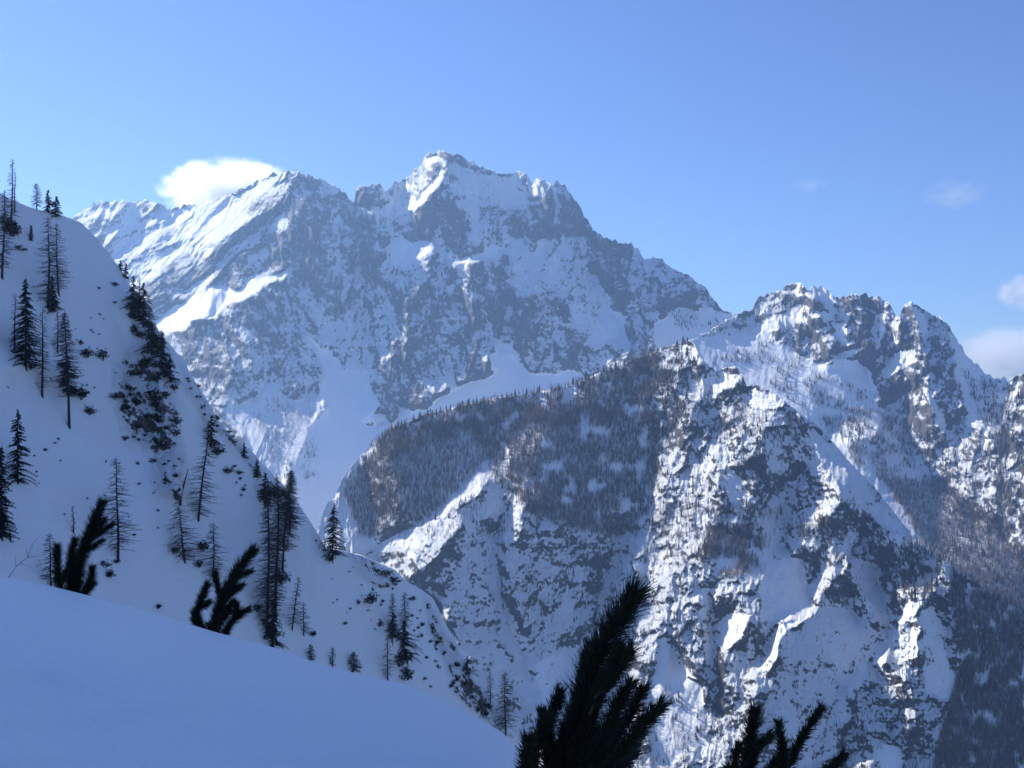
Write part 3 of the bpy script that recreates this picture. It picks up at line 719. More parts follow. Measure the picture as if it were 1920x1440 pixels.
T_larch = [far_larch(i) for i in range(6)]
T_spruce = [far_spruce(20+i) for i in range(5)]

G_sil = np.array(sil_G, float)
H_sil = np.array(sil_H, float)
def hidden(px, py):
    return (py > np.interp(px, G_sil[:, 0], G_sil[:, 1]-4, right=5000)) | (py > np.interp(px, H_sil[:, 0], H_sil[:, 1]))

frg = np.random.default_rng(5)
def scatter(poly, n, clump=.0, cs=40, seed=0, feather=6):
    P = np.array(poly, float); lo = P.min(0); hi = P.max(0)
    out = []
    got = 0
    while got < n:
        x = frg.uniform(lo[0], hi[0], n*2); y = frg.uniform(lo[1], hi[1], n*2)
        m = poly_mask(x, y, poly, feather)
        c = smooth(0.5+1.6*(fbm(x/cs, y/cs, 3, seed+300))+(.5-clump)) if clump else 1
        keep = frg.random(n*2) < m*c
        out.append(np.stack([x[keep], y[keep]], 1)); got += keep.sum()
        if len(out) > 12:
            break
    return np.concatenate(out)[:n]

# zone: surface, outline, count, share of spruces, height range in metres, clumping, label group
CM = 1.15; HM = 0.8
zones = [
 (buttress, [(690, 838), (740, 803), (860, 764), (1000, 740), (1110, 709), (1240, 660), (1260, 700), (1190, 790), (1100, 800), (900, 800), (760, 850), (700, 870)], 4400, .08, (8, 15), .12, 'A'),
 (buttress, [(640, 920), (700, 845), (780, 800), (900, 790), (930, 850), (880, 900), (820, 960), (760, 1000), (680, 1010)], 5600, .02, (7, 12), .0, 'B'),
 (buttress, [(880, 800), (1060, 760), (1230, 780), (1235, 880), (1215, 960), (1160, 1010), (1060, 990), (990, 960), (930, 900)], 9000, .04, (8, 13), -.1, 'B'),
 (buttress, [(1180, 690), (1295, 642), (1310, 690), (1290, 760), (1240, 850), (1210, 800)], 420, .45, (8, 15), .4, 'C'),
 (buttress, [(1240, 700), (1400, 740), (1440, 850), (1420, 960), (1250, 990), (1220, 900)], 420, .40, (6, 12), .6, 'C'),
 (buttress, [(1350, 760), (1500, 780), (1500, 840), (1400, 880), (1340, 830)], 320, .12, (7, 12), .3, 'C'),
 (buttress, [(1180, 960), (1290, 940), (1470, 960), (1440, 1030), (1290, 1060), (1200, 1060)], 600, .10, (8, 13), .3, 'C'),
 (buttress, [(1330, 990), (1430, 990), (1430, 1075), (1350, 1085), (1310, 1050)], 1100, .02, (7, 11), .1, 'D'),
 (buttress, [(1470, 980), (1620, 960), (1640, 1030), (1560, 1060), (1480, 1050)], 380, .05, (7, 11), .3, 'D'),
 (buttress, [(1640, 990), (1720, 1020), (1800, 1080), (1810, 1140), (1700, 1130), (1650, 1080)], 380, .30, (8, 13), .4, 'D'),
 (buttress, [(1780, 1075), (1850, 1105), (1940, 1165), (1940, 1560), (1720, 1560), (1760, 1400), (1800, 1250)], 11000, .03, (7, 12), -.1, 'E'),
 (buttress, [(1120, 1300), (1240, 1290), (1370, 1330), (1370, 1480), (1120, 1480)], 500, .08, (6, 10), .4, 'D'),
 (buttress, [(1540, 1330), (1620, 1340), (1760, 1400), (1760, 1480), (1560, 1480)], 240, .08, (6, 10), .4, 'D'),
 (buttress, [(760, 1010), (830, 960), (920, 900), (1000, 930), (990, 1000), (860, 1030)], 330, .12, (6, 11), .4, 'B'),
 (buttress, [(960, 1010), (1200, 1000), (1140, 1130), (1080, 1250), (1000, 1180)], 260, .10, (5, 9), .5, 'B'),
 (peaks, [(1440, 640), (1520, 690), (1620, 730), (1700, 790), (1720, 850), (1640, 830), (1500, 760), (1420, 710), (1330, 680)], 900, .15, (9, 15), .5, 'F'),
 (peaks, [(1520, 740), (1700, 790), (1720, 900), (1700, 960), (1640, 900), (1560, 830)], 1500, .08, (9, 15), .3, 'F'),
 (peaks, [(1660, 900), (1760, 900), (1900, 1000), (1940, 1060), (1940, 1170), (1830, 1100), (1740, 1040)], 6500, .05, (9, 15), .0, 'F'),
 (peaks, [(1720, 790), (1860, 850), (1940, 930), (1940, 1060), (1860, 1000), (1740, 900)], 900, .20, (9, 15), .5, 'F'),
 (peaks, [(1800, 690), (1900, 722), (1890, 850), (1860, 860), (1830, 760)], 420, .3, (9, 14), .4, 'F'),
 (crag, [(1880, 740), (1930, 720), (1930, 1000), (1870, 960)], 330, .3, (9, 15), .4, 'F'),
 (massif, [(1240, 560), (1400, 605), (1480, 640), (1420, 650), (1280, 630)], 260, .3, (10, 16), .5, 'F'),
 (massif, [(460, 720), (560, 700), (590, 800), (600, 900), (540, 920), (500, 860)], 500, .05, (10, 15), .5, 'G'),
 (massif, [(700, 760), (770, 740), (780, 790), (710, 820)], 60, .1, (8, 12), .5, 'G'),
 (massif, [(340, 650), (430, 640), (450, 800), (380, 760)], 300, .05, (9, 13), .5, 'G'),
]
pool = []     # (height in px, surface point, height m, kind, zone, px)
for surf, poly, n, sp, hr, cl, z in zones:
    q = scatter(poly, int(n*CM), cl, 36, len(pool))
    vis = ~hidden(q[:, 0], q[:, 1])
    q = q[vis]
    P = surf.at(q[:, 0], q[:, 1])
    hs = HM*frg.uniform(hr[0], hr[1], len(q))*(0.65+.6*frg.random(len(q)))
    ks = frg.random(len(q)) < sp
    for i in range(len(q)):
        pool.append((hs[i]/P[i, 1]*FPX*(1.3 if ks[i] else 1.0), P[i], hs[i], bool(ks[i]), z, q[i]))
# the trees standing along the skyline of the wooded ridge
for k in range(135):
    px = 695+(1292-695)*(k+frg.uniform(0, .9))/135
    py = float(np.interp(px, buttress.cx, buttress.yt))+frg.uniform(1, 9)
    P = buttress.at(px, py); h = frg.uniform(7, 14)
    pool.append((h/P[1]*FPX*1.6, P, h, frg.random() < .45, 'S', (px, py)))
pool.sort(key=lambda t: -t[0])

def tile(items, name, mat, templates, **props):
    V = []; F = []; n = 0
    for t in items:
        tv, tf = templates[int(frg.integers(len(templates)))]
        a = frg.uniform(0, 6.28); h = t[2]; w = h*frg.uniform(.85, 1.25)
        c, s_ = math.cos(a), math.sin(a)
        v = np.stack([(tv[:, 0]*c-tv[:, 1]*s_)*w, (tv[:, 0]*s_+tv[:, 1]*c)*w, tv[:, 2]*h], 1)+t[1]
        V.append(v); F.append(tf+n); n += len(tv)
    V = np.concatenate(V); F = np.concatenate(F)
    me = new_mesh(name, V, F, np.full(len(F), 3), mats=[mat])
    return link(name, me, **props)

zone_label = {   # words, group, (axis, first limit, second limit), names of the three stretches
 'S': ('on the skyline of the wooded middle ridge, %s', 'trees on the skyline of the wooded ridge', 0, (900, 1110), ('left end', 'middle stretch', 'near its rocky top')),
 'A': ('just below the skyline of the middle ridge wood, %s', 'single trees in the upper ridge wood', 0, (900, 1110), ('left end', 'middle stretch', 'near the rocky top')),
 'B': ('in the shaded hollow of the wooded middle ridge, %s', 'single trees in the shaded hollow', 0, (850, 1040), ('left part', 'middle part', 'right part')),
 'C': ('on the sunlit upper half of the great rock buttress, %s', 'single trees on the sunlit upper buttress', 1, (760, 900), ('at its crest', 'midway down', 'lowest part')),
 'D': ('on the lower half of the great rock buttress, %s', 'single trees on the lower buttress ribs', 0, (1350, 1560), ('left side', 'middle', 'right side')),
 'E': ('on the brown wooded flank at the lower right, %s', 'single trees on the lower right wooded flank', 1, (1190, 1320), ('upper part', 'middle part', 'bottom part')),
 'F': ('on the valley side below the right hand peaks, %s', 'single trees below the right hand peaks', 0, (1600, 1760), ('left part', 'middle part', 'right part')),
 'G': ('at the foot of the far massif, %s', 'single trees at the foot of the massif', 1, (720, 800), ('upper part', 'middle part', 'lower part')),
}
single_me = {}
for kind, temps, mat in ((True, T_spruce, M_fir), (False, T_larch, M_larch)):
    single_me[kind] = []
    for i, (tv, tf) in enumerate(temps):
        single_me[kind].append(new_mesh('spruce_tree' if kind else 'larch_tree', tv, tf, np.full(len(tf), 3), mats=[mat]))
nk = {True: 0, False: 0}; rest = []
for t in pool:
    k = t[3]
    if nk[k] >= 262:
        rest.append(t); continue
    nk[k] += 1
    nm = 'spruce_tree' if k else 'larch_tree'
    lab, grp, ax, (l0_, l1_), nm3 = zone_label[t[4]]
    u = float(t[5][ax]); lab = ('small dark spruce ' if k else 'small bare larch ')+lab % nm3[0 if u < l0_ else (1 if u < l1_ else 2)]
    o = link(nm, single_me[k][int(frg.integers(len(single_me[k])))], label=lab, category='tree', group=('spruces: ' if k else 'larches: ')+grp)
    w = t[2]*float(frg.uniform(.85, 1.25))
    o.location = [float(c) for c in t[1]]; o.rotation_euler = (0, 0, float(frg.uniform(0, 6.28))); o.scale = (w, w, t[2])
mid = [t for t in rest if t[4] in 'SABCDE']; far = [t for t in rest if t[4] in 'FG']
tile([t for t in mid if not t[3]], 'larch_forest', M_larch, T_larch, kind='stuff', label='bare brown larch wood covering the middle ridge and its flanks', category='forest')
tile([t for t in mid if t[3]], 'spruce_forest', M_fir, T_spruce, kind='stuff', label='dark spruces scattered through the wood on the middle ridge', category='forest')
tile([t for t in far if not t[3]], 'larch_forest', M_larch, T_larch, kind='stuff', label='far bare larch wood on the valley sides under the high peaks', category='forest')
tile([t for t in far if t[3]], 'spruce_forest', M_fir, T_spruce, kind='stuff', label='far dark spruces on the valley sides under the high peaks', category='forest')
# ------------------------------------------------------------------ trees on the near slope
def near_larch(seed, H, dense=1.0, wid=.17, dead=False, crown0=.12, r0=None):
    """bare larch: tapered trunk, whorls of drooping branches carrying short twigs"""
    r = random.Random(seed); tr = Soup(); br = Soup()
    r0 = r0 or (.05+.009*H)
    n = 9; ax = r.uniform(-.02, .02)*H; bx = r.uniform(-.015, .015)*H
    def axis(t):
        return np.array([ax*math.sin(t*2.2)+.012*H*math.sin(t*7+seed)*.4, bx*math.sin(t*2.8), t*H])
    tr.tube([axis(i/n)-(np.array([0, 0, .5]) if i == 0 else 0) for i in range(n+1)], [r0*(1-.9*(i/n)**1.1)+.012 for i in range(n+1)], 7)
    nb = int(H*(12 if not dead else 2.5)*dense)
    for i in range(nb):
        t = crown0+(.985-crown0)*(i+r.random())/nb
        L = 1.12*H*wid*((1.02-t)**.62)*(.55+.45*min(1, (t-crown0)*6+.15))*r.uniform(.45, 1.2)+.12
        if dead:
            L *= r.uniform(.2, .7)
        th = r.uniform(0, 6.283); d = np.array([math.cos(th), math.sin(th), 0.0]); p = axis(t)
        droop = r.uniform(.15, .5)
        pts = [p]
        for k in range(1, 5):
            q = k/4
            pts.append(p+d*L*q+np.array([0, 0, L*(.05*q-droop*q*q+.16*q**4)])+np.array([r.uniform(-1, 1), r.uniform(-1, 1), r.uniform(-1, 1)])*.03*L)
        rb = .022+.012*L
        for k in range(4):
            br.spike(pts[k], pts[k+1], rb*(1-k*.2), rb*(1-(k+1)*.2) if k < 3 else 0)
        m = int(4+L*9*dense)
        for k in range(m):
            q = r.uniform(.2, 1); j = min(3, int(q*4)); u = q*4-j
            a = pts[j]*(1-u)+pts[j+1]*u
            s_ = 1 if r.random() < .5 else -1
            e = np.array([-d[1]*s_, d[0]*s_, 0])*r.uniform(.3, 1)+d*.5+np.array([0, 0, r.uniform(-.9, .25)])
            br.spike(a, a+e*r.uniform(.15, .42), .017)
    return tr, br

def near_spruce(seed, H, wid=.2, dense=1.0, ragged=.3, crown0=.04):
    """dark conifer: drooping boughs hung with needle sprays"""
    r = random.Random(seed); tr = Soup(); nd = Soup()
    r0 = .05+.011*H; n = 7
    tr.tube([(0, 0, i/n*H-(.5 if i == 0 else 0)) for i in range(n+1)], [r0*(1-.93*i/n)+.01 for i in range(n+1)], 7)
    nb = int(H*19*dense)
    for i in range(nb):
        t = crown0+(.99-crown0)*(i+r.random())/nb
        L = 1.2*H*wid*((1.01-t)**.85)*r.uniform(1-ragged*1.5, 1+ragged*.6)+.10
        th = r.uniform(0, 6.283); d = np.array([math.cos(th), math.sin(th), 0.0]); p = np.array([0, 0, t*H])
        dr = r.uniform(.15, .55); side = np.array([-d[1], d[0], 0])
        tr.spike(p, p+d*L*.9+np.array([0, 0, -dr*L*.8]), .02)
        m = int(4+L*7)
        for k in range(m):
            q = (k+r.random())/m*.9+.1
            a = p+d*L*q+np.array([0, 0, -dr*L*q*q*.9])
            w = (.10+.20*(1-q*.6))*min(1.2, .4+L)
            for s_ in (-1, 1):
                e = side*s_*w*r.uniform(.5, 1.1)+d*w*r.uniform(.2, .8)+np.array([0, 0, -w*r.uniform(.1, .9)])
                nd.spike(a, a+e, .035*r.uniform(.7, 1.3), .0)
            nd.spike(a, a+np.array([r.uniform(-.05, .05), r.uniform(-.05, .05), -w*r.uniform(.4, 1.0)]), .04)
            nd.spike(a, a+d*w*.8+np.array([0, 0, .05]), .04)
    for k in range(8):
        nd.spike((0, 0, H*.97), (r.uniform(-.1, .1), r.uniform(-.1, .1), H*r.uniform(.97, 1.03)), .03)
    return tr, nd

def shrub_soup(seed, w, h, stems=14):
    """low mountain pine bush: bowed stems ending in needle tufts"""
    r = random.Random(seed); st = Soup(); nd = Soup()
    for i in range(stems):
        th = r.uniform(0, 6.283); R = w*.5*r.uniform(.1, 1); hh = h*r.uniform(.25, 1)*(1.1-.6*R/(w*.5))
        d = np.array([math.cos(th), math.sin(th), 0])
        p0 = d*R*.15+np.array([0, 0, -.3]); p1 = d*R*.7+np.array([0, 0, hh*.35]); p2 = d*R+np.array([0, 0, hh])
        st.spike(p0, p1, .035, .025); st.spike(p1, p2, .025, .01)
        for k in range(8):
            q = .3+.7*k/7
            c = (p1*(1-(q-.3)/.7)+p2*((q-.3)/.7)); c = c+np.array([r.uniform(-1, 1), r.uniform(-1, 1), r.uniform(-.6, .6)])*.16*min(w, 1.8)
            for j in range(9):
                v = np.array([r.gauss(0, 1), r.gauss(0, 1), r.gauss(0.5, .9)]); v /= np.linalg.norm(v)
                nd.spike(c, c+v*r.uniform(.10, .26), .030)
    return st, nd

def put_tree(kind, px, py, hpx, label, lean=0.0, wid=None, dense=1.0, group=None, seed=None, cat='tree', sink=0, **kw):
    P = near.at(px, py); D = P[1]; H = hpx/FPX*D
    seed = seed if seed is not None else int(px*7+py)
    if kind == 'larch':
        a, b = near_larch(seed, H, dense, wid or .17, **kw); nm = 'larch_tree'; names = ('trunk', 'branches'); ms = (M_bark, M_twig)
    elif kind == 'snag':
        a, b = near_larch(seed, H, dense, wid or .12, dead=True, **kw); nm = 'dead_tree'; names = ('trunk', 'branches'); ms = (M_bark, M_twig)
    else:
        a, b = near_spruce(seed, H, wid or .2, dense, **kw); nm = 'spruce_tree'; names = ('trunk', 'foliage'); ms = (M_bark, M_needle)
    o = link(nm, None, label=label, category=cat)
    if group:
        o['group'] = group
    o.location = [float(P[0]), float(P[1]), float(P[2])-.15-sink]
    o.rotation_euler = (0, math.radians(lean), 0)
    link(names[0], a.mesh(names[0], ms[0], True), o)
    link(names[1], b.mesh(names[1], ms[1]), o)
    return o

TL = 'larches on the near snow slope'; TS = 'spruces on the near snow slope'
trees = [
 ('larch', 4, 522, 168, 'tall larch cut by the left edge of the photo, on the upper snow slope', 1, dict(dense=1.3, wid=.13, group=TL)),
 ('larch', 20, 442, 146, 'thin tall larch at the upper left standing behind the larch at the edge', 2, dict(wid=.10, group=TL)),
 ('snag', 27, 397, 74, 'short bare snag rising above the skyline of the near slope at far left', 1, dict()),
 ('larch', 69, 388, 50, 'small larch with an open crown on the skyline left of two dense spruces', 0, dict(wid=.26, dense=1.6, group=TL)),
 ('spruce', 90, 398, 44, 'left one of two dense dark spruces on the skyline of the near slope', 0, dict(wid=.22, ragged=.7, group=TS)),
 ('spruce', 104, 406, 40, 'right broader one of two dense dark spruces on the skyline', 3, dict(wid=.34, ragged=.6, group=TS)),
 ('larch', 91, 580, 176, 'tall straight larch, left of a tall pair high on the slope', -1, dict(wid=.20, group=TL)),
 ('larch', 110, 552, 136, 'tall larch, right of a tall pair high on the slope', -2, dict(wid=.19, group=TL)),
 ('spruce', 95, 585, 70, 'dark young spruce growing at the foot of the tall larch pair', 2, dict(wid=.2, ragged=.6, group=TS)),
 ('spruce', 100, 582, 40, 'low bushy spruce right below the tall larch pair', 3, dict(wid=.4, ragged=.6, group=TS)),
 ('spruce', 58, 450, 30, 'tiny lone conifer left of the tall larch pair', 0, dict(wid=.14, group=TS)),
 ('spruce', 48, 688, 168, 'big dense dark spruce on the left with a pointed top', 0, dict(wid=.20, ragged=.35, group=TS)),
 ('larch', 27, 655, 108, 'thin larch just left of the big dense spruce', 0, dict(wid=.12, dense=.7, group=TL)),
 ('larch', 80, 745, 172, 'slender tall larch between the big dense spruce and a shaggy larch', 1, dict(wid=.11, dense=.8, group=TL)),
 ('larch', 108, 662, 80, 'short larch behind the upper crown of the shaggy larch', 0, dict(wid=.16, group=TL)),
 ('larch', 131, 803, 222, 'tallest larch on the left, shaggy, its bare foot standing alone on snow', -2, dict(wid=.14, dense=2.0, crown0=.28, group=TL)),
 ('spruce', 126, 742, 70, 'dark bushy spruce half hidden by the shaggy tallest larch', 0, dict(wid=.34, ragged=.8, group=TS)),
 ('spruce', 33, 905, 140, 'narrow dark spruce alone on the snow at left, loose lower boughs', 0, dict(wid=.19, ragged=.5, dense=.8, group=TS)),
 ('spruce', 3, 1010, 175, 'dark spruce cut by the left edge just above the snow bank', 0, dict(wid=.13, ragged=.4, group=TS)),
 ('snag', 20, 1016, 34, 'tiny dead stub beside the spruce at the left edge', -3, dict(dense=2)),
 ('larch', 221, 1048, 193, 'lone symmetrical larch standing free in the middle of the snow slope', -1.5, dict(wid=.22, crown0=.10, group=TL)),
 ('larch', 371, 974, 190, 'leaning larch whose top overlaps the lower crag', 6, dict(wid=.18, crown0=.06, group=TL)),
 ('snag', 337, 942, 66, 'thick broken snag leaning right above a crooked larch', 14, dict(dense=.6, r0=.25)),
 ('larch', 347, 1055, 122, 'crooked larch with drooping limbs below the broken snag', -7, dict(wid=.34, crown0=.05, dense=1.2, group=TL)),
 ('larch', 401, 1092, 114, 'rounded small larch right behind the second foreground pine tip', -1, dict(wid=.27, dense=1.2, group=TL)),
 ('larch', 96, 1103, 106, 'small wide larch just above the bank, left of the first pine tip', -1, dict(wid=.24, dense=1.1, group=TL)),
 ('snag', 138, 1000, 54, 'short dead stem on the snow above the first foreground pine tip', -3, dict(dense=3)),
 ('larch', 502, 1190, 295, 'left and tallest trunk of the dense larch group right of centre slope', 0, dict(wid=.09, dense=2.0, crown0=.05, group=TL)),
 ('larch', 516, 1160, 272, 'middle trunk of the dense larch group', 0, dict(wid=.09, dense=1.9, crown0=.1, group=TL)),
 ('larch', 529, 1068, 188, 'trunk leaning right within the dense larch group', 6, dict(wid=.15, dense=2.0, crown0=.2, group=TL)),
 ('larch', 543, 1000, 122, 'rightmost upright trunk of the dense larch group', 1, dict(wid=.24, dense=2.2, group=TL)),
 ('spruce', 497, 950, 66, 'dark spruce at the top left of the dense larch group', 0, dict(wid=.26, ragged=.8, group=TS)),
 ('spruce', 512, 1215, 95, 'dark spruce at the foot of the dense larch group above the bank edge', 0, dict(wid=.22, ragged=.8, group=TS)),
 ('larch', 547, 1180, 102, 'small larch leaning right, right of the foot of the dense group', 6, dict(wid=.2, group=TL)),
 ('larch', 570, 1192, 66, 'short thin larch right of the small leaning one', 0, dict(wid=.24, group=TL)),
 ('spruce', 623, 1052, 108, 'dense dark conifer on the spur edge against the far wooded hill', 2, dict(wid=.22, ragged=.9, dense=1.1, crown0=.12, group=TS)),
 ('larch', 583, 1240, 34, 'tiny larch at the bank edge, leftmost of three small ones', 0, dict(wid=.3, dense=2, group=TL)),
 ('larch', 623, 1250, 38, 'tiny larch at the bank edge, middle of three small ones', 0, dict(wid=.2, dense=1.5, group=TL)),
 ('larch', 663, 1262, 42, 'tiny broad larch at the bank edge, rightmost of three small ones', 0, dict(wid=.4, dense=2.5, group=TL)),
 ('larch', 736, 1205, 95, 'left larch of the cluster above a dark spruce thicket near the gorge', 1, dict(wid=.16, dense=1.4, group=TL)),
 ('larch', 760, 1182, 74, 'right larch of the cluster above a dark spruce thicket near the gorge', 0, dict(wid=.2, dense=1.4, group=TL)),
 ('spruce', 757, 1233, 72, 'dark spruce forming the heart of the thicket near the gorge', 0, dict(wid=.42, ragged=.8, group=TS)),
 ('spruce', 738, 1195, 50, 'smaller dark spruce on the left of the thicket near the gorge', 0, dict(wid=.35, ragged=.8, group=TS)),
 ('larch', 727, 1278, 92, 'larch at the bank edge directly below the spruce thicket', 0, dict(wid=.18, group=TL)),
 ('larch', 948, 1376, 118, 'dark larch standing at the lower right end of the snow bank', 0, dict(wid=.24, dense=1.5, group=TL)),
 ('larch', 920, 1318, 60, 'small faint larch up left of the larch at the bank end', 0, dict(wid=.22, group=TL)),
 ('spruce', 236, 510, 30, 'tiny spruce on the skyline where the near slope steepens', 0, dict(wid=.18, group=TS)),
 ('spruce', 226, 498, 20, 'tiniest spruce on the skyline left of another tiny one', 0, dict(wid=.2, group=TS)),
 ('spruce', 250, 590, 74, 'dark spruce at the top of the conifer band, leftmost', 0, dict(wid=.26, ragged=.9, group=TS)),
 ('larch', 260, 590, 74, 'thin larch rising out of the top of the conifer band', 0, dict(wid=.12, group=TL)),
 ('spruce', 268, 612, 84, 'tallest dark spruce in the conifer band on the skyline', 1, dict(wid=.22, ragged=.8, group=TS)),
 ('larch', 279, 628, 76, 'bare larch leaning over the right side of the conifer band', 2, dict(wid=.2, dense=1.4, group=TL)),
 ('spruce', 283, 662, 62, 'dark spruce in the middle of the conifer band', 0, dict(wid=.32, ragged=.8, group=TS)),
 ('spruce', 303, 690, 72, 'dark spruce at the lower end of the conifer band on the crag top', 0, dict(wid=.28, ragged=.8, group=TS)),
 ('spruce', 318, 716, 52, 'small dark spruce on the right shoulder of the crag', 0, dict(wid=.3, ragged=.8, group=TS)),
 ('spruce', 396, 838, 60, 'dark spruce on the edge just above the leaning larch', 0, dict(wid=.26, ragged=.9, group=TS)),
 ('spruce', 458, 858, 30, 'tiny dark spruce on the lit notch of the slope edge', 0, dict(wid=.2, group=TS)),
 ('spruce', 482, 895, 36, 'small dark spruce on the slope edge left of the larch group', 0, dict(wid=.24, group=TS)),
 ('spruce', 877, 1262, 34, 'small dark bushy conifer on the gorge edge right of the bank', 0, dict(wid=.4, ragged=.8, group=TS)),
]
for k, px, py, h, lab, lean, kw in trees:
    put_tree(k, px, py, h, lab, lean, **kw)

# ------------------------------------------------------------------ mountain pine bushes on the near slope
shrub_me = []
for i in range(7):
    a, b = shrub_soup(500+i, 2.2, 1.3, 16)
    shrub_me.append((a.mesh('stems', M_bark), b.mesh('needles', M_needle)))
def put_shrub(px, py, wpx, label, group, lean=0.0):
    P = near.at(px, py); w = wpx/FPX*P[1]
    o = link('mountain_pine', None, label=label, category='shrub', group=group)
    o.location = [float(P[0]), float(P[1]), float(P[2])]; o.rotation_euler = (0, lean, float(frg.uniform(0, 6.28)))
    s_ = float(w/2.4); o.scale = (s_, s_, s_*float(frg.uniform(.6, 1.0)))
    a, b = shrub_me[int(frg.integers(7))]
    link('stems', a, o); link('needles', b, o)
named_shrubs = [
 (12, 425, 40, 'dark pine bush cut by the left edge below the skyline snags'),
 (30, 432, 34, 'dark pine bush right of the one at the left edge below the skyline'),
 (22, 440, 38, 'dark pine bush at the foot of the thin larch at the far left'),
 (36, 468, 26, 'low pine bush hanging from the snow below the far left larches'),
 (160, 668, 36, 'pine bush right of the shaggy tallest larch, left of a larger one'),
 (192, 672, 40, 'forked dark pine bush alone on the snow right of the shaggy larch'),
 (150, 645, 18, 'little pine bush above the pair right of the shaggy larch'),
 (120, 690, 34, 'ragged pine bush left of the shaggy larch trunk'),
 (165, 775, 34, 'drooping pine bush below right of the shaggy larch foliage'),
 (150, 745, 40, 'wide pine bush against the shaggy larch trunk'),
 (55, 690, 34, 'pine bush at the foot of the big dense spruce'),
 (214, 535, 16, 'small lone pine bush below the skyline bend'),
 (205, 1080, 26, 'pine bush half buried in snow right of the first foreground pine tip'),
 (195, 1062, 24, 'pine bush below the lone symmetrical larch, left one'),
 (218, 1055, 22, 'snow laden pine bush at the foot of the lone symmetrical larch'),
 (323, 1035, 28, 'pine bush left of the crooked larch foot'),
 (380, 1030, 34, 'pine bush right of the crooked larch foot'),
 (372, 1062, 26, 'pine bush between the crooked larch and the rounded small larch'),
 (505, 1195, 46, 'pine thicket at the foot of the dense larch group'),
 (480, 1145, 28, 'pine bush left of the tallest trunk of the dense larch group'),
 (515, 930, 60, 'pine thicket in the upper part of the dense larch group'),
 (525, 1090, 46, 'pine bush across the middle of the dense larch group'),
 (586, 1192, 22, 'pine bush right of the small leaning larch'),
 (646, 1170, 12, 'lone tiny pine bush in the open snow left of the gorge thicket'),
 (722, 1080, 30, 'left pine bush of the pair on the spur top near the gorge'),
 (736, 1092, 32, 'right pine bush of the pair on the spur top near the gorge'),
 (695, 1128, 36, 'long pine bush on the snow above the gorge thicket'),
 (672, 1132, 14, 'small pine bush left of the long one above the gorge thicket'),
 (745, 1245, 60, 'widest pine bush at the base of the gorge thicket'),
 (760, 1270, 44, 'pine bush at the bank edge under the gorge thicket'),
 (712, 1173, 18, 'small pine bush left of the gorge thicket'),
 (296, 1140, 18, 'squat pine bush just over the bank edge between the two foreground pine tips'),
 (616, 1050, 24, 'pine bush at the foot of the dense conifer on the spur edge'),
 (447, 888, 18, 'small pine bush right of the leaning larch'),
 (455, 920, 14, 'tiny pine bush below right of the leaning larch'),
 (425, 886, 26, 'pine bush close to the right side of the leaning larch'),
 (408, 850, 40, 'pine bush at the top of the leaning larch'),
 (215, 1140, 14, 'tiny pine bush peeping over the bank edge'),
]
for px, py, w, lab in named_shrubs:
    put_shrub(px, py, w*1.15, lab, 'pine bushes on the near slope')
def shrub_patch(poly, n, lo, hi, label, group, clump=.3, cs=14):
    ys = [q[1] for q in poly]; y0, y1 = min(ys), max(ys)
    for x, y in scatter(poly, n, clump, cs, 0, 2):
        t = (y-y0)/(y1-y0); part = 'upper end' if t < .36 else ('middle' if t < .66 else 'lower end')
        put_shrub(x, y, frg.uniform(lo, hi), label % part, group)
shrub_patch([(235, 565), (262, 545), (300, 640), (330, 690), (310, 720), (280, 690), (245, 620)], 36, 14, 34, 'dark pine bush at the %s of the conifer band above the crag', 'pine bushes in the skyline band')
shrub_patch([(220, 690), (300, 660), (335, 720), (340, 800), (325, 850), (280, 830), (235, 840), (212, 770)], 54, 13, 34, 'dark pine bush clinging to the %s of the dark crag', 'pine bushes on the crag')
shrub_patch([(290, 830), (340, 820), (335, 930), (320, 925), (285, 870)], 12, 10, 20, 'small pine bush on the %s of the tail below the dark crag', 'pine bushes below the crag')
shrub_patch([(340, 680), (362, 700), (400, 770), (450, 830), (440, 840), (390, 790), (345, 730)], 16, 8, 20, 'small pine bush at the %s of the slope edge right of the crag', 'pine bushes along the slope edge')
shrub_patch([(770, 1110), (800, 1115), (850, 1210), (960, 1380), (930, 1375), (840, 1290), (780, 1190)], 26, 8, 20, 'small pine bush at the %s of the steep gorge edge beside the bank', 'pine bushes along the gorge edge')
shrub_patch([(690, 1060), (790, 1120), (850, 1250), (880, 1320), (800, 1290), (740, 1200), (690, 1120)], 32, 7, 18, 'small pine bush at the %s of the rough snow beside the gorge thicket', 'pine bushes near the gorge thicket', .2)
shrub_patch([(150, 520), (230, 560), (230, 700), (180, 740), (130, 700)], 14, 5, 11, 'tiny pine tip at the %s of the smooth snow left of the crag', 'pine tips left of the crag', 0)
shrub_patch([(60, 800), (300, 880), (300, 1080), (120, 1000), (60, 920)], 24, 5, 13, 'tiny pine tip at the %s of the open snow around the lone symmetrical larch', 'pine tips in the open snow', 0)
shrub_patch([(580, 1000), (700, 1060), (720, 1200), (600, 1150)], 16, 4, 10, 'tiny pine tip at the %s of the snow strip left of the gorge', 'pine tips left of the gorge', 0)
shrub_patch([(420, 860), (540, 930), (520, 990), (430, 930)], 12, 6, 14, 'tiny pine tip at the %s of the snow between leaning larch and larch group', 'pine tips between the larches', 0)

